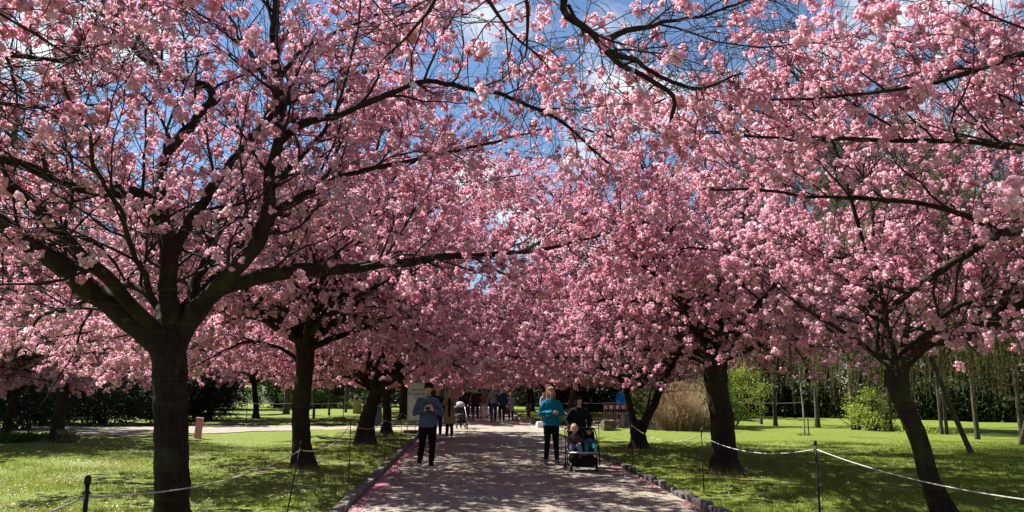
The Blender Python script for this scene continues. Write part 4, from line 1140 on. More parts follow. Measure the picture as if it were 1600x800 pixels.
shrub('green_shrub', 1362, 676, 'bright green shrub at the lawn edge left of the leaning cherry', [(0, 0, .6, .9, .7, .5), (.8, 0, .9, .5, .5, .7), (-.6, 0, .9, .5, .4, .7), (.1, 0, 1.4, .4, .4, .4)], 4200, .04, M['lime'], 408, .13, .4)
shrub('green_shrub', 1022, 650, 'olive shrub behind the two-stemmed cherry', [(0, 0, 1.3, 1.6, .9, 1.2), (-1.2, .3, 1.0, 1.1, .9, 1.0)], 11000, .05, M['shrub'], 409, .17, .4)
shrub('green_shrub', 480, 640, 'soft green shrub far behind the second left cherry', [(0, 0, .9, 2.2, 1.2, .9), (1.5, 0, .6, 1.2, .9, .6)], 7000, .08, M['shrub'], 430, .2, .4)
shrub('green_shrub', 545, 640, 'yellowish shrub in flower on the far left lawn', [(0, 0, .4, .9, .6, .4)], 2500, .05, M['lime'], 410, .12, .4)
shrub('green_shrub', 1452, 681, 'low yellow and green bedding right of the leaning cherry trunk', [(0, 0, .15, 1.2, .3, .16)], 1500, .035, M['lime'], 411, .08, .3, False)
# dry reeds
rs = np.random.RandomState(90); p = gp(1066, 676)
t = tag(empty('dry_reed_clump', (p.x, p.y + .4, 0)), 'tall clump of straw coloured dry reeds left of the stout cherry', 'reeds')
n = 2300
b = np.stack([rs.randn(n) * .35, rs.randn(n) * .3, np.zeros(n)], -1)
S_ = grow(b, nrm_(np.stack([b[:, 0] * .30 + rs.randn(n) * .22, b[:, 1] * .3 + rs.randn(n) * .22, np.ones(n)], -1)), np.clip(.35 + rs.gamma(2.6, .31, n), .3, 2.0), 5, .07, (0, -.10), rs)
V, F = tubes(S_, taper(np.full(n, .0055), 5, .4), 3)
tag(link('stems', np_mesh('stems', V, F, False, [M['dry']]), t), kind='stuff')
tips = S_[:, -1]; q = np.repeat(tips, 3, 0) + rs.randn(3 * n, 3) * .05; u = nrm_(rs.randn(len(q), 3) * .4 + [0, 0, 1]) * .05; w = nrm_(np.cross(u, rs.randn(len(q), 3))) * .010
V = np.stack([q - u, q + w, q + u, q - w], 1).reshape(-1, 3)
tag(link('plumes', np_mesh('plumes', V, np.arange(len(V)).reshape(-1, 4), False, [M['dry']]), t), kind='stuff')

# woods closing the view: each tree its own object, shared meshes
rs = np.random.RandomState(7)
WV = []
for k in range(4):
    rk = np.random.RandomState(500 + k)
    bl = [(rk.uniform(-1, 1), rk.uniform(-1, 1), rk.uniform(1.5, 9), rk.uniform(1.5, 2.6), rk.uniform(1.5, 2.6), rk.uniform(1.4, 2.4)) for _ in range(7)] + [(0, 0, 1.6, 2.6, 2.4, 1.8)]
    cm = leaf_cloud('crown', rk, 26000, bl, .13, [M['yew'], M['olive'], M['yew'], M['shrub']][k], clump=.3, shell=.3)
    V, F, P, rr, L = woody([(0, 0, -.1), (.1, 0, 4), (0, .1, 9)], .28, .06, 10, 20, 500 + k, .05, .3)
    WV.append((np_mesh('trunk', V, F, True, [M['bark']]), cm))
wood = [(-34, 46, 0), (-29, 50, 1), (-24, 53, 0), (-19.5, 55, 2), (-17, 72, 3), (-12.5, 76, 3), (-8, 74, 3), (-21.5, 66, 3), (-37, 40, 1), (-41, 33, 0),
        (8.5, 68, 2), (12, 62, 0), (15, 57, 2), (18, 52, 1), (21.5, 48, 0), (25, 45, 2), (28.5, 42, 1), (31, 38, 0), (34, 34, 2), (37, 29, 1), (9.5, 58, 0), (-4.8, 71, 2), (22, 56, 1), (-27, 60, 1), (6.0, 74, 0)]
ORD = ['leftmost', 'second', 'third', 'fourth', 'fifth', 'sixth', 'seventh', 'eighth', 'ninth', 'tenth', 'eleventh', 'twelfth', 'thirteenth', 'fourteenth']
for i, (x, y, k) in enumerate(wood):
    side = 'left' if x < 0 else 'right'
    kind_ = ['dark evergreen tree', 'olive tinted evergreen tree', 'dark evergreen tree', 'mid green leafy tree'][k]
    mates = sorted(xx / yy for xx, yy, kk in wood if (xx < 0) == (x < 0) and [0, 1, 0, 3][kk] == [0, 1, 0, 3][k])
    o_n = ORD[mates.index(x / y)]; o_n = o_n + ' of the ' if o_n == 'leftmost' else o_n + ' from the left of the '
    t = tag(empty('dark_evergreen', (x, y, 0), i * 1.3, 1.0 + .22 * math.sin(i * 2.1)), o_n + kind_ + 's closing the view on the ' + side, 'tree', kind_ + 's closing the view on the ' + side)
    link('trunk', WV[k][0], t); tag(link('crown', WV[k][1], t), kind='stuff')
# low dark hedge behind the lawns
for i, (x0, y0_, x1, y1_) in enumerate([(-40, 43, -20, 51), (8, 56, 19, 46), (19, 46, 36, 30)]):
    n = 30000; rs = np.random.RandomState(600 + i); s = rs.rand(n); L = math.hypot(x1 - x0, y1_ - y0_)
    top = 1.7 + .5 * np.sin(s * L * .9) + .25 * np.sin(s * L * 2.7)
    q = np.stack([x0 + (x1 - x0) * s, y0_ + (y1_ - y0_) * s, top * rs.rand(n)], -1) + rs.randn(n, 3) * [.3, .3, .06]
    q[:, 2] = np.abs(q[:, 2])
    u = nrm_(rs.randn(n, 3)) * .12; w = nrm_(np.cross(u, rs.randn(n, 3))) * .07
    V = np.stack([q - u, q + w, q + u, q - w], 1).reshape(-1, 3)
    t = tag(empty('hedge', (0, 0, 0)), ['dark undergrowth hedge along the back of the left lawn', 'dark hedge behind the dry reeds on the right', 'dark hedge under the bare trees behind the right lawn'][i], 'hedge')
    tag(link('foliage', np_mesh('foliage', V, np.arange(4 * n).reshape(-1, 4), False, [M['yew']]), t), kind='stuff')
print('vegetation', time.time() - T_START)

# ------------------------------------------------------------------ rope fences
M['rod'] = m_plain('dark iron rod', (.018, .018, .02), .5, .4, .6, .15, 30)
M['rope'] = m_cloth('white braided rope', (.42, .40, .36), .15, 300)
def post(p, h, r, label, lean=(0, 0), cap=False):
    t = tag(empty('rope_post', (p[0], p[1], LAWN_Z - .03)), label, 'post', 'rope posts beside the path')
    top = (lean[0], lean[1], h)
    MB().tube([(0, 0, -.05), (lean[0] * .5, lean[1] * .5, h * .5), top], r, 10).build('rod', M['rod'], t, True)
    MB().tube([(top[0], top[1], h - .015), (top[0], top[1], h + .02), (top[0], top[1], h + .035)], [r * 1.5, r * 1.5, r * .7], 10).build('cap', M['rod'], t, True)
    MB().tube([(top[0] - .022, top[1], h - .07), (top[0], top[1] - .022, h - .055), (top[0] + .022, top[1], h - .07), (top[0], top[1] + .022, h - .06), (top[0] - .022, top[1], h - .07)], .007, 6).build('rope_eye', M['rod'], t, True)
    return Vector((p[0] + top[0], p[1] + top[1], LAWN_Z - .03 + h - .06))
def rope(a, b, sag, label, r=.0058):
    n = 26; V = []
    for i in range(n + 1):
        k = i / n; q = a.lerp(b, k); q.z -= sag * 4 * k * (1 - k); V.append(q)
    o = MB().tube(V, r, 6).build('rope', M['rope'], None, True)
    return tag(o, label, 'rope', 'white ropes strung between the posts')
def top_at(px, py, y): return at(px, py, y)
Ls = []
specL = [((137, 752, 5.0), None, .014, 'black iron post with round knob at the lower left corner, nearest on the left'),
         ((470, 695, 9.4), (-.0, 0), .008, 'leaning thin post in front of the second left cherry'),
         ((548, 657, 13.9), None, .008, 'straight thin post between the second left cherry and the leaning one'),
         ((603, 652, 18.6), None, .008, 'thin post in front of the leaning third left cherry'),
         ((628, 642, 23.2), None, .008, 'thin post just left of the white banner'),
         ((650, 637, 29.5), None, .008, 'farthest thin left post, behind the man with the phone')]
for (tp, ln, r, lab) in specL:
    q = at(*tp); lean = (0, 0)
    if ln is not None: lean = (.16, 0)
    Ls.append(post((q.x - lean[0], q.y), q.z - LAWN_Z + .03, r, lab, lean))
Ls[0].z -= .03
a0 = Vector((Ls[0].x - .95, 3.4, .75))
rope(Ls[0], a0, .06, 'short white rope running out of the bottom left corner')
labs = ['long white rope crossing in front of the big left cherry trunk', 'white rope from the leaning left post to the straight one', 'white rope passing behind the leaning left cherry', 'short white rope left of the banner', 'white rope running behind the man with the phone']
for i in range(5): rope(Ls[i], Ls[i + 1], [.12, .16, .14, .14, .15][i], labs[i])
Rs_ = []
specR = [((1274, 693, 8.5), 'black post standing on the right lawn, right of the stout cherry', .012), ((1096, 675, 12.6), 'thin post just left of the stout right cherry trunk', .009), ((987, 660, 17.0), 'thin post in front of the two-stemmed cherry', .008),
         ((935, 648, 21.3), 'thin post behind the twin pram', .008), ((905, 643, 26.5), 'thin post between the turquoise jacket and the mother', .008), ((878, 637, 31.0), 'farthest thin right post, behind the woman in turquoise', .008)]
for tp, lab, r in specR:
    q = at(*tp); Rs_.append(post((q.x, q.y), q.z - LAWN_Z + .03, r, lab))
q = at(1760, 782, 4.9); e = post((q.x, q.y), q.z - LAWN_Z + .03, .012, 'black post past the right edge of the frame')
rope(Rs_[0], e, .10, 'bright white rope running out to the right edge past the leaning trunk')
labs = ['white rope across the stout right cherry trunk', 'white rope between the reeds and the two-stemmed cherry', 'white rope right of the twin pram', 'white rope behind the mother', 'white rope behind the woman in turquoise']
for i in range(5): rope(Rs_[i], Rs_[i + 1], [.14, .20, .20, .18, .15][i], labs[i])
# fence along the back of the crossing path
def back_fence(xs, y, label_p, label_r):
    prev = None
    for i, x in enumerate(xs):
        t = post((x, y), 1.05, .02, label_p[i]); 
        if prev is not None: rope(prev, t, .05, label_r[i - 1], .011)
        prev = t
nm = ['first', 'second', 'third', 'fourth', 'fifth', 'sixth', 'seventh']
back_fence([-10.5, -8.2, -5.9, -3.6], CR1 + .5, ['%s post from the left of the fence behind the left crossing' % k for k in nm[:4]], ['%s rope from the left of the fence behind the left crossing' % k for k in nm[:3]])
back_fence([3.9, 5.6, 7.4, 9.4, 11.6, 14.2, 17], CR1 + .6, ['%s post from the path of the fence behind the right crossing' % k for k in nm], ['%s rope from the path of the fence behind the right crossing' % k for k in nm[:6]])

# ------------------------------------------------------------------ banner, signs, barrier, stones
M['white_vinyl'] = m_plain('white banner vinyl', (.78, .79, .82), .45, .4, 0, .06, 6)
M['ink'] = m_plain('dark blue print', (.02, .025, .06), .6, .2, 0, .02)
M['steel'] = m_plain('galvanised steel', (.45, .45, .45), .4, .5, .7, .1, 20)
M['pinkboard'] = m_plain('salmon pink painted board', (.62, .24, .22), .6, .3, 0, .06, 9)
M['pinkcloth'] = m_cloth('deep pink banner cloth', (.50, .13, .20), .1)
M['palepink'] = m_plain('pale pink sign face', (.80, .42, .48), .5, .3, 0, .05, 6)
M['red'] = m_plain('red reflective stripe', (.65, .03, .02), .4, .4, 0, .05)
M['white'] = m_plain('white reflective stripe', (.78, .76, .72), .4, .4, 0, .05)
M['stone'] = m_plain('old sandstone', (.34, .28, .20), .95, .15, 0, .3, 7)
M['darkstone'] = m_plain('mossy brown stone', (.13, .10, .065), .95, .15, 0, .35, 7)
M['greybin'] = m_plain('dark green bin', (.02, .03, .028), .5, .3, 0, .1)

def text_obj(body, size, mat, parent, loc, rot):
    cu = bpy.data.curves.new('lettering', 'FONT'); cu.body = body; cu.size = size; cu.align_x = 'CENTER'; cu.align_y = 'CENTER'; cu.extrude = .001; cu.space_line = 1.15
    o = bpy.data.objects.new('lettering', cu); COL.objects.link(o)
    dg = bpy.context.evaluated_depsgraph_get(); dg.update()
    me = bpy.data.meshes.new_from_object(o.evaluated_get(dg)); bpy.data.objects.remove(o)
    me.materials.clear(); me.materials.append(mat)
    o = link('lettering', me, parent); o.location = loc; o.rotation_euler = rot
    return o
p = at(652, 672, 30.2)
t = tag(empty('banner', (p.x, p.y, .05), R(7)), 'upright white banner with three lines of dark print, left of the path', 'banner')
hb = at(652, 598, 30.2).z - .05
V = []; F = []
for j in range(15):
    for i in range(9):
        u, v_ = i / 8, j / 14; x = -.36 + .72 * u; z = hb - 1.42 + 1.42 * v_
        V.append((x, .02 * math.sin(u * 9 + v_ * 5) + .015 * math.sin(v_ * 17 + u * 3), z + .02 * (u - .5)))
for j in range(14):
    for i in range(8): F.append((j * 9 + i, j * 9 + i + 1, (j + 1) * 9 + i + 1, (j + 1) * 9 + i))
o = MB().add(V, F).build('sheet', M['white_vinyl'], t, True); m = o.modifiers.new('s', 'SOLIDIFY'); m.thickness = .006
text_obj('Den Stille\nKirkegårdens\nhave', .135, M['ink'], t, (0.0, -.045, hb - .42), (R(90), 0, 0))
for s in (-1, 1): MB().tube([(s * .38, .02, -.05), (s * .38, .02, hb + .03)], .014, 8).build('pole', M['steel'], t, True)
MB().tube([(-.38, .02, hb + .01), (.38, .02, hb + .01)], .012, 8).build('crossbar', M['steel'], t, True)
MB().box((0, .05, .03), (1.0, .4, .16), 0, .02).build('base', M['darkstone'], t)

p = gp(308, 691)
t = tag(empty('marker_post', (p.x, p.y, LAWN_Z), R(8)), 'salmon pink square marker post tilting on the left lawn by the winding path', 'marker post')
MB().box((0, 0, .33), (.21, .12, .70), 0, .012).build('post', M['pinkboard'], t)
MB().box((0, 0, .69), (.225, .135, .02), 0, .005).build('cap', M['pinkboard'], t)
t.rotation_euler = (R(2), R(4), R(8))

p = at(716, 640, 43.0); hz = at(716, 606, 43.0).z
t = tag(empty('pink_banner', (p.x, p.y, 0)), 'narrow deep pink banner above the grey stroller in the distance', 'banner')
MB().tube([(-.24, 0, 0), (-.24, 0, hz)], .02, 8).build('pole', M['steel'], t, True)
MB().box((0, 0, hz - .62), (.46, .02, 1.2), 0, .004).build('cloth', M['pinkcloth'], t)
p = at(857, 640, 33.0); hz = at(857, 600, 33.0).z
t = tag(empty('sign_board', (p.x, p.y, 0)), 'pale pink upright sign behind the head of the woman in turquoise', 'sign')
MB().tube([(0, .03, 0), (0, .03, hz)], .02, 8).build('pole', M['steel'], t, True)
MB().box((0, 0, hz - .35), (.22, .02, .70), 0, .004).build('panel', M['palepink'], t)

p = gp(965, 665)
t = tag(empty('safety_barrier', (p.x, p.y, 0), R(-4)), 'steel pedestrian barrier with two red and white striped boards', 'barrier')
m_ = MB(); w, h = .62, 1.05
m_.tube([(-w, 0, .1), (-w, 0, h - .06), (-w + .06, 0, h), (w - .06, 0, h), (w, 0, h - .06), (w, 0, .1), (-w, 0, .1)], .02, 8); m_.build('frame', M['steel'], t, True)
for k in range(9): MB().tube([(-w + .125 * (k + 1), 0, .1), (-w + .125 * (k + 1), 0, h)], .009, 6).build('bar', M['steel'], t, True)
for z in (.86, .22):
    b_ = MB().box((0, -.035, z), (1.16, .02, .17), 0, .003).build('board', M['white'], t)
    for k in range(4): MB().box((-.435 + .29 * k, -.048, z), (.145, .008, .17)).build('stripe', M['red'], b_)
for s in (-1, 1): MB().box((s * .5, 0, .05), (.08, .5, .09), 0, .01).build('foot', M['rod'], t)

def rough_block(name, p, d, mat, label, cat, rz=0, seed=1, taper_=.95, z=0):
    bm = bmesh.new(); bmesh.ops.create_cube(bm, size=1); bmesh.ops.bevel(bm, geom=bm.edges[:], offset=.05, segments=1, affect='EDGES'); bmesh.ops.subdivide_edges(bm, edges=bm.edges[:], cuts=3, use_grid_fill=True)
    for v in bm.verts:
        v.co.x *= d[0] * (1 - (1 - taper_) * (v.co.z + .5)); v.co.y *= d[1] * (1 - (1 - taper_) * (v.co.z + .5)); v.co.z = (v.co.z + .5) * d[2]
        v.co += Vector([mnoise.noise(v.co * 5 + Vector((seed * 3, k * 9, 0))) * .035 for k in range(3)])
    me = bpy.data.meshes.new(name); bm.to_mesh(me); bm.free(); me.polygons.foreach_set('use_smooth', [False] * len(me.polygons))
    o = link(name, me, None, mat); o.location = (p.x, p.y, z); o.rotation_euler = (0, 0, rz)
    return tag(o, label, cat)
rough_block('stone_block', gp(951, 676), (.52, .45, .48), M['darkstone'], 'brown stone block standing on the right verge in front of the striped barrier', 'stone', .2, 1)
p = gp(980, 668)
t = tag(empty('stone_plinth', (p.x, p.y, 0)), 'carved sandstone plinth with wider capping in front of the blue jacket', 'plinth')
m_ = MB(); m_.box((0, 0, .28), (.50, .50, .56), .1, .03, .92); m_.build('shaft', M['stone'], t)
MB().box((0, 0, .61), (.60, .60, .10), .1, .03).build('capping', M['stone'], t); MB().box((0, 0, .03), (.6, .6, .08), .1, .02).build('foot', M['stone'], t)
for k in range(4): MB().tube([(-.15 + .1 * k, -.262, .08), (-.14 + .094 * k, -.247, .54)], .022, 6).build('flute', M['stone'], t, True)
rough_block('white_box', gp(845, 668), (.38, .4, .26), M['white'], 'low white block beside the path just left of the turquoise jacket', 'box', .1, 3)
rough_block('stone_trough', gp(530, 661), (.62, .4, .30), M['darkstone'], 'low brown stone at the corner of the left crossing', 'stone', 0, 4)
rough_block('boulder', gp(819, 661), (.45, .4, .30), M['stone'], 'small pale boulder on the edge of the far right bed', 'stone', .4, 5, .7)
rough_block('boulder', gp(806, 658), (.30, .3, .16), M['stone'], 'flat little stone left of the pale boulder at the far bed', 'stone', .9, 6, .7)
rough_block('gravestone', gp(558, 648), (.55, .18, 1.0), M['stone'], 'upright grey gravestone on the far left lawn between two cherries', 'gravestone', .1, 7, .97)
rough_block('stone_post', gp(826, 655), (.22, .22, .9), M['darkstone'], 'squat dark post in the far right bed', 'stone', 0, 8)
p = gp(588, 667)
t = tag(empty('litter_bin', (p.x, p.y, 0)), 'dark bin standing behind the leaning left cherry', 'bin')
m_ = MB(); m_.box((0, 0, .45), (.42, .42, .86), 0, .03); m_.build('bin_body', M['greybin'], t); MB().box((0, 0, .92), (.48, .48, .07), 0, .02).build('lid', M['greybin'], t)

# latticed building closing the path
M['bwall'] = m_plain('grey brown brick wall', (.17, .13, .10), .9, .15, 0, .2, 5)
M['lattice'] = m_plain('pale painted glazing bars', (.42, .40, .34), .6, .3, 0, .08)
M['roof'] = m_plain('dark slate roof', (.06, .055, .06), .7, .3, 0, .2, 6)
g = NG('dark old glass'); v = g.coord()
M['glass'] = g.done(g.bsdf(g.ramp(g.noise(v, 3, 3), [(.3, (.06, .07, .07)), (.7, (.16, .16, .15))]), .15, .6))
YB = 78.0
t = tag(empty('latticed_building', (.9, YB, 0)), 'grey building with latticed windows at the far end of the path', 'building')
wm = MB(); wm.box((0, 2.6, 2.6), (13, 5, 5.3)); wm.build('wall', M['bwall'], t)
MB().add([(-6.9, -.4, 5.2), (6.9, -.4, 5.2), (6.9, 5.6, 5.2), (-6.9, 5.6, 5.2), (-6.9, 2.6, 8.4), (6.9, 2.6, 8.4)], [(0, 1, 5, 4), (2, 3, 4, 5), (0, 4, 3), (1, 2, 5), (0, 3, 2, 1)]).build('roof', M['roof'], t)
for k in range(4):
    x = -4.65 + 3.1 * k
    wf = MB()
    for a_, b_ in (((x - 1.3, 0, .9), (x + 1.3, 0, .9)), ((x - 1.3, 0, 4.4), (x + 1.3, 0, 4.4))): wf.box(((a_[0] + b_[0]) / 2, .02, a_[2]), (2.75, .22, .14))
    for s in (-1, 1): wf.box((x + s * 1.3, .02, 2.65), (.14, .22, 3.36))
    w_ = wf.build('window', M['lattice'], t)
    MB().box((x, .06, 2.65), (2.45, .03, 3.36)).build('pane', M['glass'], w_)
    gb = MB()
    for i in range(1, 8): gb.box((x - 1.3 + 2.6 * i / 8, .01, 2.65), (.045, .05, 3.36))
    for i in range(1, 10): gb.box((x, .016, .9 + 3.5 * i / 10), (2.45, .045, .045))
    gb.build('glazing_bars', M['lattice'], w_)
print('objects', time.time() - T_START)

# ------------------------------------------------------------------ people
def skin(name, c): return m_plain(name, c, .55, .35, 0, .05, 20)
M['skin'] = skin('fair skin', (.60, .36, .27)); M['skin2'] = skin('light tanned skin', (.42, .23, .16))
HAIR = {'dark': m_cloth('dark brown hair', (.02, .012, .009), .4, 90), 'blond': m_cloth('blond hair', (.42, .28, .14), .35, 90), 'lightbrown': m_cloth('light brown hair', (.20, .12, .07), .35, 90), 'ginger': m_cloth('reddish blond hair', (.30, .13, .05), .35, 90)}
def CL(n, c): 
    if n not in M: M[n] = m_cloth(n, c)
    return M[n]
black = CL('black fabric', (.010, .010, .012)); M['eye'] = m_plain('dark eye', (.02, .015, .012), .3, .5)
M['lips'] = m_plain('lips', (.38, .13, .11), .5, .3)

def rot_range(mb, i0, c, ax, ay=0, az=0):
    m = Euler((ax, ay, az)).to_matrix(); c = Vector(c)
    for i in range(i0, len(mb.V)): mb.V[i] = tuple(c + m @ (Vector(mb.V[i]) - c))

def hand(mb, w, d, curl, side, s, thumb_up):
    """palm, four bent fingers and a thumb"""
    w = Vector(w); d = Vector(d).normalized(); n = Vector(curl); n = (n - d * n.dot(d)).normalized(); x = d.cross(n)
    tq = Vector(thumb_up); x = x if x.dot(tq) > 0 else -x          # x points to the thumb side
    pe = w + d * .085 * s
    for k in range(4):
        o = x * (.030 - .020 * k) * s
        mb.tube([w + o * .55, w + d * .05 * s + o * .9, pe + o], [.014 * s, .015 * s, .012 * s], 7)
        L = [.040, .046, .042, .033][k] * s
        a = pe + o; b = a + (d * .8 + n * .55) * L; c = b + (d * .15 + n * 1.0) * L * .75
        mb.tube([a, b, c], [.0100 * s, .0090 * s, .0075 * s], 7)
    a = w + d * .02 * s + x * .025 * s; b = a + (d * .45 + x * .55 + n * .25) * .045 * s; c = b + (d * .7 + n * .45) * .035 * s
    mb.tube([a, b, c], [.013 * s, .011 * s, .009 * s], 7)

def person(loc, H, rz, label, hair='dark', style='short', top=None, hem=.84, flare=0.0, open_front=False, legs=None, shoes=None, pose=None, vox=.016, skinm='skin', slim=1.0, thick=.018, shirt=None, fat=1.0, scarf=None, group=None, cuff=True):
    s = H / 1.75; P = dict(le=(-.25, .02, 1.14), lw=(-.27, -.07, .90), re=(.25, .02, 1.14), rw=(.27, -.07, .90),
        lk=(-.10, -.03, .50), la=(-.10, .02, .09), rk=(.10, -.03, .50), ra=(.10, .02, .09), tilt=0.0, turn=0.0, seat=0.0, lean=0.0,
        lcurl=(1, 0, 0), rcurl=(-1, 0, 0), hd=None)
    P.update(pose or {})
    sc = lambda v: Vector(v) * s
    t = tag(empty('person', loc, rz), label, 'person', group)
    f = slim
    tor = [((0, 0, .86), (.145 * f, .105)), ((0, .005, .95), (.160 * f, .115)), ((0, 0, 1.08), (.135 * f * fat, .10 * fat)), ((0, -.005, 1.20), (.145 * f * fat, .108 * fat)), ((0, 0, 1.33), (.155 * f, .112)), ((0, .005, 1.41), (.125 * f, .085)), ((0, .01, 1.455), (.075, .06))]
    SH = .165 * f
    def arms(mb, g0, end=1.0, rr=(.058, .050, .040, .036, .027)):
        for sg, e, w in ((-1, P['le'], P['lw']), (1, P['re'], P['rw'])):
            a = Vector((sg * SH, .01, 1.375)); e_ = Vector(e); w_ = Vector(w); w_ = e_.lerp(w_, end)
            mb.tube([sc((sg * SH * .45, .008, 1.410)), sc(a), sc(a.lerp(e_, .5)), sc(e_), sc(e_.lerp(w_, .45)), sc(w_)], [(x + g0) * s for x in (rr[0] * .75, rr[0] * .95, rr[1], rr[2], rr[3], rr[4])], 12)
    def legsm(mb, g0, end=1.0):
        for k, a, sg in ((P['lk'], P['la'], -1), (P['rk'], P['ra'], 1)):
            h = Vector((sg * .085, 0, .90)); k_ = Vector(k); a_ = Vector(a); a2 = k_.lerp(a_, end)
            calf = k_.lerp(a2, .35) + Vector((0, .018, 0))
            mb.tube([sc(h + Vector((0, 0, .03))), sc(h.lerp(k_, .25)), sc(h.lerp(k_, .65)), sc(k_), sc(calf), sc(a2)], [(x + g0) * s for x in (.088, .088, .070, .055, .053, .036)], 12)
    hc = (0, .01, 1.50)
    b = MB()
    b.tube([sc(q) for q, r in tor], [(r[0] * s, r[1] * s) for q, r in tor], 16)
    arms(b, 0); legsm(b, 0)
    for sg, a, k in ((-1, P['la'], P['lk']), (1, P['ra'], P['rk'])):
        a = Vector(a); b.tube([sc(a + Vector((0, .03, -.03))), sc(a + Vector((sg * .01, -.06, -.045))), sc(a + Vector((sg * .015, -.14, -.06)))], [.034 * s, .034 * s, .022 * s], 8)
    for sg, e, w, cv in ((-1, P['le'], P['lw'], P['lcurl']), (1, P['re'], P['rw'], P['rcurl'])):
        d = Vector(w) - Vector(e)
        if P['hd']: d = Vector(P['hd'][0 if sg < 0 else 1])
        hand(b, sc(w), d, cv, sg, s, (0, -.6, 1) if abs(d.z) < .3 else (0, -1, 0))
    b.tube([sc((0, .012, 1.42)), sc((0, .005, 1.55))], [.056 * s, .050 * s], 12)
    i0 = len(b.V)
    hz = 1.635
    b.ball(sc((0, .012, hz + .012)), (.073 * s, .090 * s, .098 * s), 18, 14)
    b.ball(sc((0, -.018, hz - .055)), (.054 * s, .062 * s, .062 * s), 14, 10)
    b.ball(sc((0, -.060, hz - .098)), (.024 * s, .020 * s, .018 * s), 8, 6)
    b.tube([sc((0, -.078, hz + .012)), sc((0, -.104, hz - .030)), sc((0, -.082, hz - .038))], [.009 * s, .014 * s, .010 * s], 8)
    for sg in (-1, 1):
        b.ball(sc((sg * .078, .012, hz - .012)), (.010 * s, .020 * s, .032 * s), 8, 6)
        b.ball(sc((sg * .032, -.068, hz + .022)), (.020 * s, .014 * s, .010 * s), 8, 6)
        b.ball(sc((sg * .036, -.056, hz - .030)), (.020 * s, .020 * s, .022 * s), 8, 6)
    b.ball(sc((0, -.076, hz - .066)), (.020 * s, .010 * s, .009 * s), 8, 6)
    rot_range(b, i0, sc(hc), P['tilt'], 0, P['turn'])
    body = b.remeshed('body', M[skinm], t, min(vox, .012) * s ** .5 if vox < .014 else vox, 2)
    for sg in (-1, 1):
        e = MB().ball(sc((sg * .031, -.079, hz + .004)), (.011 * s, .006 * s, .006 * s), 8, 6); rot_range(e, 0, sc(hc), P['tilt'], 0, P['turn']); e.build('eye', M['eye'], t, True)
    e = MB().ball(sc((0, -.084, hz - .066)), (.019 * s, .006 * s, .006 * s), 8, 6); rot_range(e, 0, sc(hc), P['tilt'], 0, P['turn']); e.build('mouth', M['lips'], t, True)
    # hair
    h = MB()
    if style == 'cap':
        h.ball(sc((0, .016, hz + .05)), (.082 * s, .098 * s, .075 * s), 16, 10)
    else:
        h.ball(sc((0, .030, hz + .046)), (.092 * s, .094 * s, .092 * s), 18, 12)
        h.ball(sc((0, .050, hz - .010)), (.080 * s, .066 * s, .080 * s), 16, 10)
        h.ball(sc((.015, -.052, hz + .085)), (.050 * s, .030 * s, .024 * s), 12, 8)
        h.ball(sc((-.03, -.040, hz + .088)), (.042 * s, .032 * s, .024 * s), 12, 8)
        if style in ('bob', 'long'):
            L = .15 if style == 'bob' else .30
            for sg in (-1, 1): h.tube([sc((sg * .066, .0, hz + .05)), sc((sg * .084, .0, hz - .03)), sc((sg * .085, .01, hz - .03 - L * .5)), sc((sg * .07, .03, hz - .03 - L))], [(.022 * s, .04 * s), (.022 * s, .045 * s), (.020 * s, .04 * s), (.012 * s, .022 * s)], 10)
            h.tube([sc((0, .07, hz + .03)), sc((0, .085, hz - .06)), sc((0, .08, hz - .05 - L))], [(.075 * s, .035 * s), (.080 * s, .035 * s), (.055 * s, .022 * s)], 12)
        if style == 'bun': h.ball(sc((0, .10, hz + .06)), .042 * s, 12, 8)
    rs_ = random.Random(int(abs(loc[0]) * 100) + 3)
    for k in range(0 if style == 'cap' else 16):
        a = rs_.uniform(0, 6.28); z = rs_.uniform(.2, 1); rr = math.sqrt(1 - z * z)
        c = (.088 * rr * math.cos(a), .034 + .088 * abs(rr * math.sin(a)) - .03, hz + .05 + .084 * z)
        h.ball(sc(c), (.026 * s, .026 * s, .017 * s), 8, 6)
    rot_range(h, 0, sc(hc), P['tilt'], 0, P['turn'])
    h.remeshed('hair', HAIR[hair] if style != 'cap' else black, t, min(vox, .010), 1)
    # trousers
    g_ = MB(); legsm(g_, .014, .97)
    g_.tube([sc((0, 0, .84)), sc((0, .003, .92)), sc((0, 0, 1.02))], [(.150 * s * f, .112 * s), (.170 * s * f, .125 * s), (.152 * s * f, .112 * s)], 16)
    g_.remeshed('trousers', legs, t, vox, 2, folds=.007)
    for nm_, a, sg in (('shoe', P['la'], -1), ('shoe', P['ra'], 1)):
        a = Vector(a); q = MB()
        q.tube([sc(a + Vector((0, .055, -.045))), sc(a + Vector((0, .02, -.035))), sc(a + Vector((sg * .008, -.06, -.045))), sc(a + Vector((sg * .014, -.13, -.058))), sc(a + Vector((sg * .016, -.175, -.064)))], [(.032 * s, .036 * s), (.042 * s, .050 * s), (.045 * s, .040 * s), (.045 * s, .030 * s), (.028 * s, .018 * s)], 12)
        q.ball(sc(a + Vector((0, .005, .0))), (.047 * s, .052 * s, .040 * s), 10, 8)
        q.remeshed('shoe', shoes or black, t, .012, 1)
    # jacket, jumper, shirt or coat
    c_ = MB(); g0 = thick
    zs = [(1.485, .050, .052), (1.455, .085, .072), (1.415, .130, .092), (1.36, .152, .108), (1.28, .158, .116), (1.15, .152 * fat, .115 * fat), (1.02, .158, .122), (.93, .170, .128)]
    sec = [(z, a * f, b_) for z, a, b_ in zs if z > hem + .02]
    sec.append((hem, (.172 + flare) * f, .130 + flare * .8)); sec.reverse()
    c_.tube([sc((0, .003, z)) for z, a, b_ in sec], [((a + g0) * s, (b_ + g0) * s) for z, a, b_ in sec], 18)
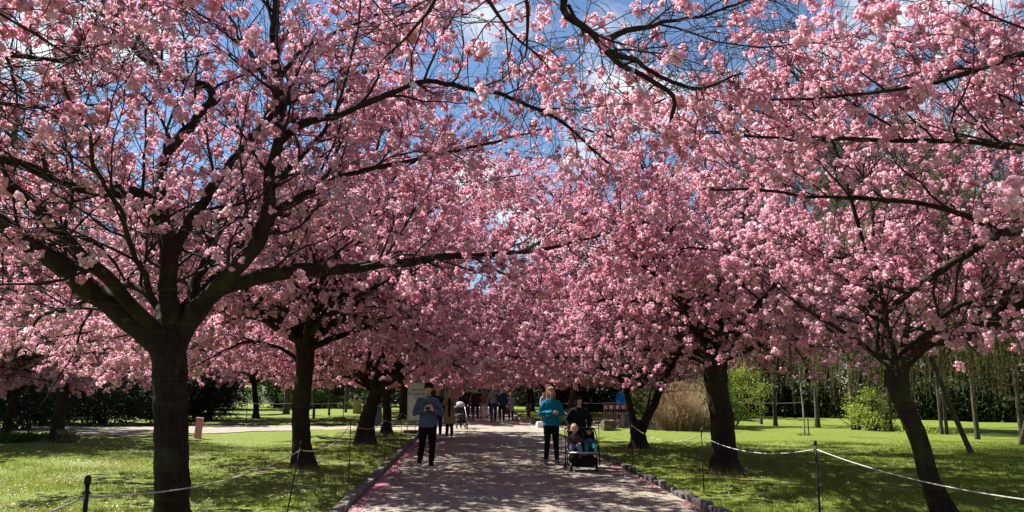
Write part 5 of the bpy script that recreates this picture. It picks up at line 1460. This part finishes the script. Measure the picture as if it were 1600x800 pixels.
    arms(c_, g0 * .9, .96, (.060, .054, .044, .040, .032))
    for sg, e, w in ((-1, P['le'], P['lw']), (1, P['re'], P['rw'])):   # folds at the elbow
        e_ = Vector(e); a_ = Vector((sg * SH, .01, 1.40))
        for k in (-.18, -.06, .08):
            q = e_.lerp(a_, -k) if k < 0 else e_.lerp(Vector(w), k)
            c_.ball(sc(q), ((.052 + g0 * .8) * s,) * 2 + (.016 * s,), 10, 6)
    top_o = c_.remeshed('top', top, t, min(vox, .013), 2, folds=.010)
    top_o.name = 'coat' if hem < .7 else 'jacket'
    if shirt is not None:
        q = MB(); q.tube([sc((0, -.128 - g0 + .008, hem + .05)), sc((0, -.128 - g0, 1.1)), sc((0, -.120 - g0, 1.3)), sc((0, -.085, 1.46))], [(.045 * s, .012 * s), (.05 * s, .014 * s), (.05 * s, .016 * s), (.035 * s, .02 * s)], 10)
        q.remeshed('shirt_front', shirt, t, .010, 1)
    # collar
    q = MB(); n = 14
    for k in range(n):
        a0_ = 2 * math.pi * k / n; a1_ = 2 * math.pi * (k + 1) / n
        q.tube([sc((.068 * math.cos(a0_), .012 + .062 * math.sin(a0_), 1.475 + .012 * math.sin(a0_))), sc((.068 * math.cos(a1_), .012 + .062 * math.sin(a1_), 1.475 + .012 * math.sin(a1_)))], .017 * s, 6)
    q.remeshed('collar' if scarf is None else 'scarf', scarf or top, t, .011, 1)
    return t

def bend(t, z0, ang, head=0.0):
    """stoop: everything above the hips turns forward"""
    for o in t.children:
        for v in o.data.vertices:
            if v.co.z > z0 - .08:
                k = min(1, (v.co.z - z0 + .08) / .25); m = Matrix.Rotation(ang * k, 3, 'X')
                c = Vector((0, 0, z0)); v.co = c + m @ (v.co - c)

walkA = dict(lk=(-.10, -.12, .50), la=(-.10, -.14, .09), rk=(.10, .03, .49), ra=(.10, .22, .13))
walkB = dict(rk=(.10, -.12, .50), ra=(.10, -.14, .09), lk=(-.10, .03, .49), la=(-.10, .22, .13))
denim = CL('dark blue denim', (.020, .035, .085)); grey = CL('charcoal knit', (.04, .042, .05)); tan = CL('camel wool coat', (.28, .19, .12))
def foot(px, py): p = gp(px, py); return (p.x, p.y, .035)

# man looking at his phone
L = foot(667, 738)
t = person(L, 1.80, R(6), 'man in blue grey shirt and black trousers walking while looking at his phone', 'dark', 'short', CL('blue grey shirt', (.085, .11, .16)), .86, .0, legs=CL('black trousers', (.008, .008, .010)), shoes=CL('pale beige trainers', (.45, .38, .34)),
           pose=dict(le=(-.27, -.03, 1.13), re=(.27, -.03, 1.13), lw=(-.075, -.28, 1.20), rw=(.065, -.28, 1.20), tilt=R(24), turn=0, hd=((.25, -.35, .85), (-.25, -.35, .85)), lcurl=(.6, .4, .2), rcurl=(-.6, .4, .2),
                     lk=(-.11, .0, .50), la=(-.14, .24, .13), rk=(.09, -.15, .51), ra=(.07, -.20, .085)), vox=.012)
s = 1.80 / 1.75
for k in range(6): MB().ball((0, -.152 * s, (1.36 - .08 * k) * s), .006, 6, 5).build('button', CL('white buttons', (.6, .6, .6)), t, True)
MB().box((0, -.150 * s, 1.13 * s), (.03, .012, .55), 0, .003).build('placket', CL('blue grey shirt', (.085, .11, .16)), t)
ph = MB(); ph.box((0, 0, 0), (.075, .010, .150), 0, .003); ph = ph.build('phone', m_plain('black phone', (.01, .01, .012), .2, .5), None)
ph.matrix_world = Matrix.Translation(Vector(L) + Vector((0.0, -.325, 1.28 * s))) @ Matrix.Rotation(R(-35), 4, 'X')
tag(ph, 'black phone held in both hands of the man in the shirt', 'phone')

# woman behind him in black, blond woman in camel coat
person(foot(683, 686), 1.68, R(4), 'woman in black jumper and dark jeans half hidden behind the man with the phone', 'lightbrown', 'bob', CL('black jumper', (.012, .012, .016)), .88, legs=denim, shoes=CL('off white trainers', (.6, .57, .52)), pose=walkB)
person(foot(702, 687), 1.66, R(-4), 'blond woman in long camel coat lifting her hands to her mouth', 'blond', 'bob', tan, .52, .035, legs=black, shoes=CL('off white trainers', (.6, .57, .52)), shirt=CL('black dress', (.01, .01, .012)), scarf=CL('cream scarf', (.55, .46, .36)),
       pose=dict(le=(-.22, -.12, 1.20), re=(.20, -.13, 1.20), lw=(-.05, -.20, 1.42), rw=(.05, -.21, 1.41), hd=((.1, .1, 1), (-.1, .1, 1)), lk=(-.07, -.07, .50), la=(-.09, -.06, .09), rk=(.07, 0, .5), ra=(.08, .10, .10)))

def wheel(c, r, w, parent, ax=(1, 0, 0)):
    c = Vector(c); a = Vector(ax).normalized()
    u = a.orthogonal().normalized(); v_ = a.cross(u); pts = [c + (u * math.cos(k * math.pi / 12) + v_ * math.sin(k * math.pi / 12)) * (r - w * .5) for k in range(25)]
    wo = MB().tube(pts, w * .5, 8).build('wheel', M['rod'], parent, True)
    h = MB().tube([c - a * w * .7, c + a * w * .7], r * .22, 10)
    for k in range(6):
        d = u * math.cos(k * math.pi / 3) + v_ * math.sin(k * math.pi / 3); h.tube([c, c + d * (r - w * .8)], .006, 5)
    h.build('hub', M['steel'], wo, True)
# single stroller with grey hood
p = foot(719, 671)
t = tag(empty('stroller', p, R(12)), 'stroller with pale grey hood right of the camel coat', 'stroller')
hood = MB(); n = 12
for j in range(7):
    a = math.pi * .08 + math.pi * .62 * j / 6
    for i in range(n + 1):
        b_ = math.pi * i / n; hood.V.append((.25 * math.cos(b_), .12 - .30 * math.cos(a) * math.sin(b_) * .9, .86 + .27 * math.sin(b_) * math.sin(a)))
hood.F = [(j * (n + 1) + i, j * (n + 1) + i + 1, (j + 1) * (n + 1) + i + 1, (j + 1) * (n + 1) + i) for j in range(6) for i in range(n)]
o = hood.build('hood', CL('pale grey hood', (.32, .34, .40)), t, True); m = o.modifiers.new('s', 'SOLIDIFY'); m.thickness = .012
MB().tube([(0, -.25, .55), (0, -.05, .50), (0, .20, .58), (0, .33, .88)], [(.20, .07), (.23, .09), (.23, .08), (.22, .05)], 12).remeshed('carrycot', grey, t, .016, 2)
MB().box((0, 0, .30), (.40, .55, .12), 0, .03).build('basket', black, t)
for sg in (-1, 1):
    MB().tube([(sg * .26, -.36, .12), (sg * .26, -.05, .52), (sg * .26, .28, .85), (sg * .26, .52, 1.02)], .013, 8).build('frame_tube', M['steel'], t, True)
    MB().tube([(sg * .26, .33, .14), (sg * .26, -.05, .52)], .013, 8).build('frame_tube', M['steel'], t, True)
    wheel((sg * .27, .33, .14), .14, .04, t); wheel((sg * .22, -.36, .10), .10, .035, t)
MB().tube([(-.26, .52, 1.02), (-.2, .58, 1.05), (.2, .58, 1.05), (.26, .52, 1.02)], .016, 8).build('handle', black, t, True)
person((p[0] + .1, p[1] + .95, .03), 1.66, R(8), 'dark haired person in black pushing the grey hooded stroller', 'dark', 'long', CL('black jacket', (.011, .011, .013)), .80, legs=black, pose=dict(le=(-.24, -.08, 1.16), re=(.24, -.08, 1.16), lw=(-.20, -.34, 1.03), rw=(.20, -.34, 1.03), **walkA), vox=.02)

# strollers of the middle distance
fg = dict(vox=.02)
person(foot(729, 655), 1.72, R(2), 'figure in long dark coat and black hair walking behind the stroller', 'lightbrown', 'short', CL('dark long coat', (.02, .02, .028)), .62, .02, legs=black, pose=walkA, **fg)
person(foot(749, 649), 1.66, R(175), 'thin person in black seen from behind, right of the man in the brown top', 'dark', 'short', CL('black jacket', (.011, .011, .013)), .82, legs=black, pose=walkB, **fg)
person(foot(742.5, 656), 1.74, R(12), 'man in dark brown jacket with hands low, left of the tan jacket', 'lightbrown', 'short', CL('dark brown jacket', (.045, .022, .018)), .84, legs=CL('dark trousers', (.02, .024, .03)), pose=dict(lk=(-.11, -.02, .5), la=(-.13, 0, .09), rk=(.11, -.05, .5), ra=(.13, -.05, .09), lw=(-.30, -.10, .94)), **fg)
person(foot(756, 654.5), 1.62, R(-30), 'woman with long dark hair, tan jacket and white trousers', 'dark', 'long', CL('tan jacket', (.26, .16, .10)), .86, .02, legs=CL('white trousers', (.62, .58, .62)), shoes=black, pose=walkA, **fg)
person(foot(771, 661), 1.84, R(3), 'tall man in heather grey sweatshirt and dark jeans walking towards us', 'ginger', 'short', CL('heather grey sweatshirt', (.16, .18, .22)), .90, legs=denim, shoes=CL('black boots', (.012, .012, .014)), pose=dict(lw=(-.30, -.04, .88), **walkA), vox=.014)
t = person(foot(784, 662), 1.74, R(-6), 'person in dark navy jacket with white shoes right beside the grey sweatshirt', 'lightbrown', 'short', CL('navy jacket', (.018, .024, .05)), .84, legs=black, shoes=CL('off white trainers', (.6, .57, .52)), pose=dict(lw=(-.16, -.2, .98), **walkB), vox=.016)
p = foot(790.5, 660)
bag = tag(empty('bag', (p[0] + .0, p[1] - .05, .42)), 'brown bag hanging at the side of the person in navy', 'bag')
MB().tube([(0, 0, 0), (0, 0, .08), (0, 0, .34), (0, 0, .38)], [(.12, .05), (.17, .08), (.15, .06), (.13, .03)], 12).remeshed('pouch', CL('brown leather bag', (.09, .05, .035)), bag, .012, 2)
MB().tube([(-.13, 0, .34), (-.10, 0, .62), (-.04, 0, .80), (.05, 0, .62), (.13, 0, .34)], .008, 6).build('strap', CL('brown leather bag', (.09, .05, .035)), bag, True)
person(foot(798, 659), 1.50, R(-14), 'girl in pale grey coat and dark tights right of the bag', 'ginger', 'bob', CL('pale grey coat', (.26, .26, .28)), .62, .03, legs=black, shoes=CL('grey shoes', (.3, .3, .3)), pose=dict(lw=(-.10, -.2, 1.12), rw=(.12, -.2, 1.08)), vox=.016)

# blue coat woman nearer on the right
person(foot(862, 727), 1.70, R(-2), 'woman in bright turquoise jacket and black trousers standing with folded arms', 'blond', 'bob', CL('turquoise jacket', (.006, .17, .27)), .87, .005, legs=CL('black trousers', (.008, .008, .010)), shoes=CL('grey trainers', (.13, .13, .14)), scarf=CL('dark wine scarf', (.12, .03, .05)),
       pose=dict(le=(-.26, -.07, 1.15), re=(.26, -.07, 1.15), lw=(.03, -.24, 1.17), rw=(-.04, -.20, 1.13), hd=((1, -.05, .02), (-1, -.02, -.02)), lcurl=(0, 1, 0), rcurl=(0, 1, 0), turn=R(-8), lk=(-.10, -.03, .5), la=(-.13, 0, .09), rk=(.10, -.06, .5), ra=(.12, -.10, .09)), vox=.012, thick=.030)
# person resting on the white block
person(foot(849, 668), 1.60, R(60), 'person in pale grey mostly hidden behind the turquoise jacket by the white block', 'dark', 'short', CL('pale grey coat', (.26, .26, .28)), .70, legs=grey, vox=.02)

# twin pram
p = gp(910, 737); PX, PY = p.x, p.y
pr = tag(empty('twin_pram', (PX, PY, .035), R(-3)), 'wide black twin pram with low black basket, pushed towards the camera', 'pram')
pr.scale = (.88, .9, .80)
for sg in (-1, 1):
    MB().tube([(sg * .37, -.34, .14), (sg * .38, -.30, .42), (sg * .39, .05, .62), (sg * .38, .42, .92), (sg * .36, .56, 1.02)], .014, 8).build('frame_tube', M['rod'], pr, True)
    MB().tube([(sg * .37, .36, .16), (sg * .39, .05, .62)], .014, 8).build('frame_tube', M['rod'], pr, True)
    MB().tube([(sg * .37, -.34, .42), (sg * .36, .36, .36)], .011, 8).build('side_rail', M['rod'], pr, True)
for x in (-.38, .38):
    wheel((x, .38, .15), .15, .05, pr)
for x in (-.30, .30):
    wheel((x, -.36, .11), .11, .05, pr)
MB().tube([(-.36, .56, 1.02), (-.30, .60, 1.04), (.30, .60, 1.04), (.36, .56, 1.02)], .018, 8).build('handle', black, pr, True)
MB().box((0, -.02, .24), (.58, .56, .26), 0, .04, 1.06).build('basket', black, pr)
MB().tube([(-.34, -.42, .47), (.34, -.42, .47)], .022, 10).build('footrest', M['steel'], pr, True)
MB().box((0, -.36, .44), (.66, .14, .03), 0, .01).build('foot_plate', M['rod'], pr)
for sg in (-1, 1):
    q = MB(); q.tube([(sg * .18, -.30, .50), (sg * .18, -.02, .52), (sg * .18, .12, .62), (sg * .18, .26, .98)], [(.155, .03), (.165, .045), (.165, .05), (.15, .035)], 12)
    q.remeshed('seat', black, pr, .014, 2)
    q = MB(); n = 10
    for j in range(6):
        a = math.pi * (.30 + .32 * j / 5)
        for i in range(n + 1):
            b_ = math.pi * i / n; q.V.append((sg * .18 + .175 * math.cos(b_), .20 - .20 * math.cos(a) * math.sin(b_), .88 + .20 * math.sin(b_) * math.sin(a)))
    q.F = [(j * (n + 1) + i, j * (n + 1) + i + 1, (j + 1) * (n + 1) + i + 1, (j + 1) * (n + 1) + i) for j in range(5) for i in range(n)]
    o = q.build('folded_hood', black, pr, True); m = o.modifiers.new('s', 'SOLIDIFY'); m.thickness = .014
    MB().tube([(sg * .18 - .17, -.10, .70), (sg * .18 - .15, -.24, .72), (sg * .18 + .15, -.24, .72), (sg * .18 + .17, -.10, .70)], .012, 8).build('bumper_bar', black, pr, True)
# the mother behind it
mother = person((PX + .07, PY + .92, .04), 1.54, R(-3), 'mother in black jacket and dark cap pushing the twin pram', 'dark', 'bob', CL('black jacket', (.011, .011, .013)), .80, legs=black,
       scarf=CL('dusty pink scarf', (.25, .16, .14)), pose=dict(le=(-.28, .0, 1.14), re=(.28, .0, 1.14), lw=(-.24, -.20, .92), rw=(.24, -.20, .92), tilt=R(-14), **walkA), vox=.014, thick=.028)
bend(mother, .92, R(27))
# toddlers: seated figures, legs forward
def toddler(loc, label, coat, leg, hair, shoe, lying=0.0, hat=None):
    t = tag(empty('person', loc, R(-3)), label, 'person')
    b = MB()
    b.tube([(0, .0, .0), (0, .03, .10), (0, .06, .22), (0, .07, .30)], [(.085, .07), (.090, .075), (.085, .07), (.05, .045)], 12)
    b.tube([(0, .07, .28), (0, .06, .35)], .035, 10)
    b.ball((0, .05, .42), (.078, .085, .092), 16, 12); b.ball((0, .01, .385), (.055, .055, .05), 12, 8); b.tube([(0, -.03, .42), (0, -.048, .40)], [.008, .011], 6)
    for sg in (-1, 1):
        b.ball((sg * .08, .05, .41), (.01, .018, .024), 8, 6)
        b.tube([(sg * .05, 0, .03), (sg * .08, -.16, .06), (sg * .09, -.22, -.04), (sg * .09, -.25, -.12)], [.050, .045, .036, .030], 10)
        b.tube([(sg * .07, .06, .26), (sg * .14, .0, .17), (sg * .10, -.12, .13)], [.034, .028, .021], 10)
        hand(b, (sg * .10, -.12, .13), (-.3 * sg, -1, -.1), (0, 0, -1), sg, .55, (-sg, 0, .3))
    b.remeshed('body', M['skin'], t, .010, 2)
    for sg in (-1, 1): MB().ball((sg * .03, -.033, .425), (.009, .005, .006), 6, 5).build('eye', M['eye'], t, True)
    MB().ball((0, -.044, .372), (.014, .005, .005), 6, 5).build('mouth', M['lips'], t, True)
    c = MB(); c.tube([(0, .0, -.02), (0, .03, .10), (0, .06, .22), (0, .07, .31)], [(.115, .10), (.115, .10), (.105, .09), (.06, .055)], 12)
    for sg in (-1, 1): c.tube([(sg * .05, .06, .26), (sg * .15, .0, .17), (sg * .11, -.10, .13)], [.050, .046, .036], 10)
    c.remeshed('coat', coat, t, .011, 2)
    l = MB()
    for sg in (-1, 1): l.tube([(sg * .05, .02, .03), (sg * .08, -.16, .07), (sg * .09, -.21, -.02), (sg * .09, -.24, -.08)], [.066, .060, .050, .044], 10)
    l.remeshed('trousers', leg, t, .011, 2)
    for sg in (-1, 1):
        MB().tube([(sg * .09, -.23, -.10), (sg * .09, -.26, -.13), (sg * .09, -.32, -.12)], [.036, .038, .028], 10).remeshed('shoe', shoe, t, .010, 1)
    h = MB()
    if hat is None: h.ball((0, .068, .45), (.080, .080, .078), 14, 10); h.remeshed('hair', HAIR[hair], t, .010, 1)
    else: h.ball((0, .060, .455), (.090, .095, .082), 14, 10); h.remeshed('hat', hat, t, .010, 1)
    if lying: t.rotation_euler = (-lying, 0, R(-3))
    return t
toddler((PX - .16, PY - .04, .46), 'bareheaded toddler in brown padded coat sitting forward in the left pram seat', CL('brown padded coat', (.075, .045, .038)), CL('grey blue trousers', (.16, .20, .25)), 'blond', CL('brown baby shoes', (.14, .08, .05)))
toddler((PX + .17, PY + .04, .43), 'toddler in teal trousers leaning back in the right pram seat', CL('blue and teal jacket', (.05, .10, .16)), CL('teal trousers', (.02, .20, .24)), 'dark', CL('teal shoes', (.03, .16, .20)), R(22), CL('dark red hat', (.10, .035, .035)))
# man in bright blue behind the plinth
p = gp(975, 664)
person((p.x, p.y + .7, .05), 1.72, R(120), 'person in bright blue jacket standing behind the stone plinth on the right', 'dark', 'short', CL('bright blue jacket', (.01, .20, .70)), .86, .01, legs=black, vox=.018, thick=.03)
# far figures at the end of the path
for px, py, H, rz, lab, topc, hr in [(728, 648, 1.70, 175, 'far figure in black beside the pink banner', (.012, .012, .015), 'dark'), (763, 646, 1.6, 170, 'small far figure in dark brown between the tan jacket and the grey sweatshirt', (.05, .03, .025), 'dark'),
                                     (735, 646, 1.72, 5, 'far figure in dark grey left of the lattice building', (.03, .03, .035), 'lightbrown')]:
    person(foot(px, py), H, R(rz), lab, hr, 'short', CL('far top %d' % px, topc), .84, legs=black, pose=walkA, vox=.024)
print('people', time.time() - T_START)
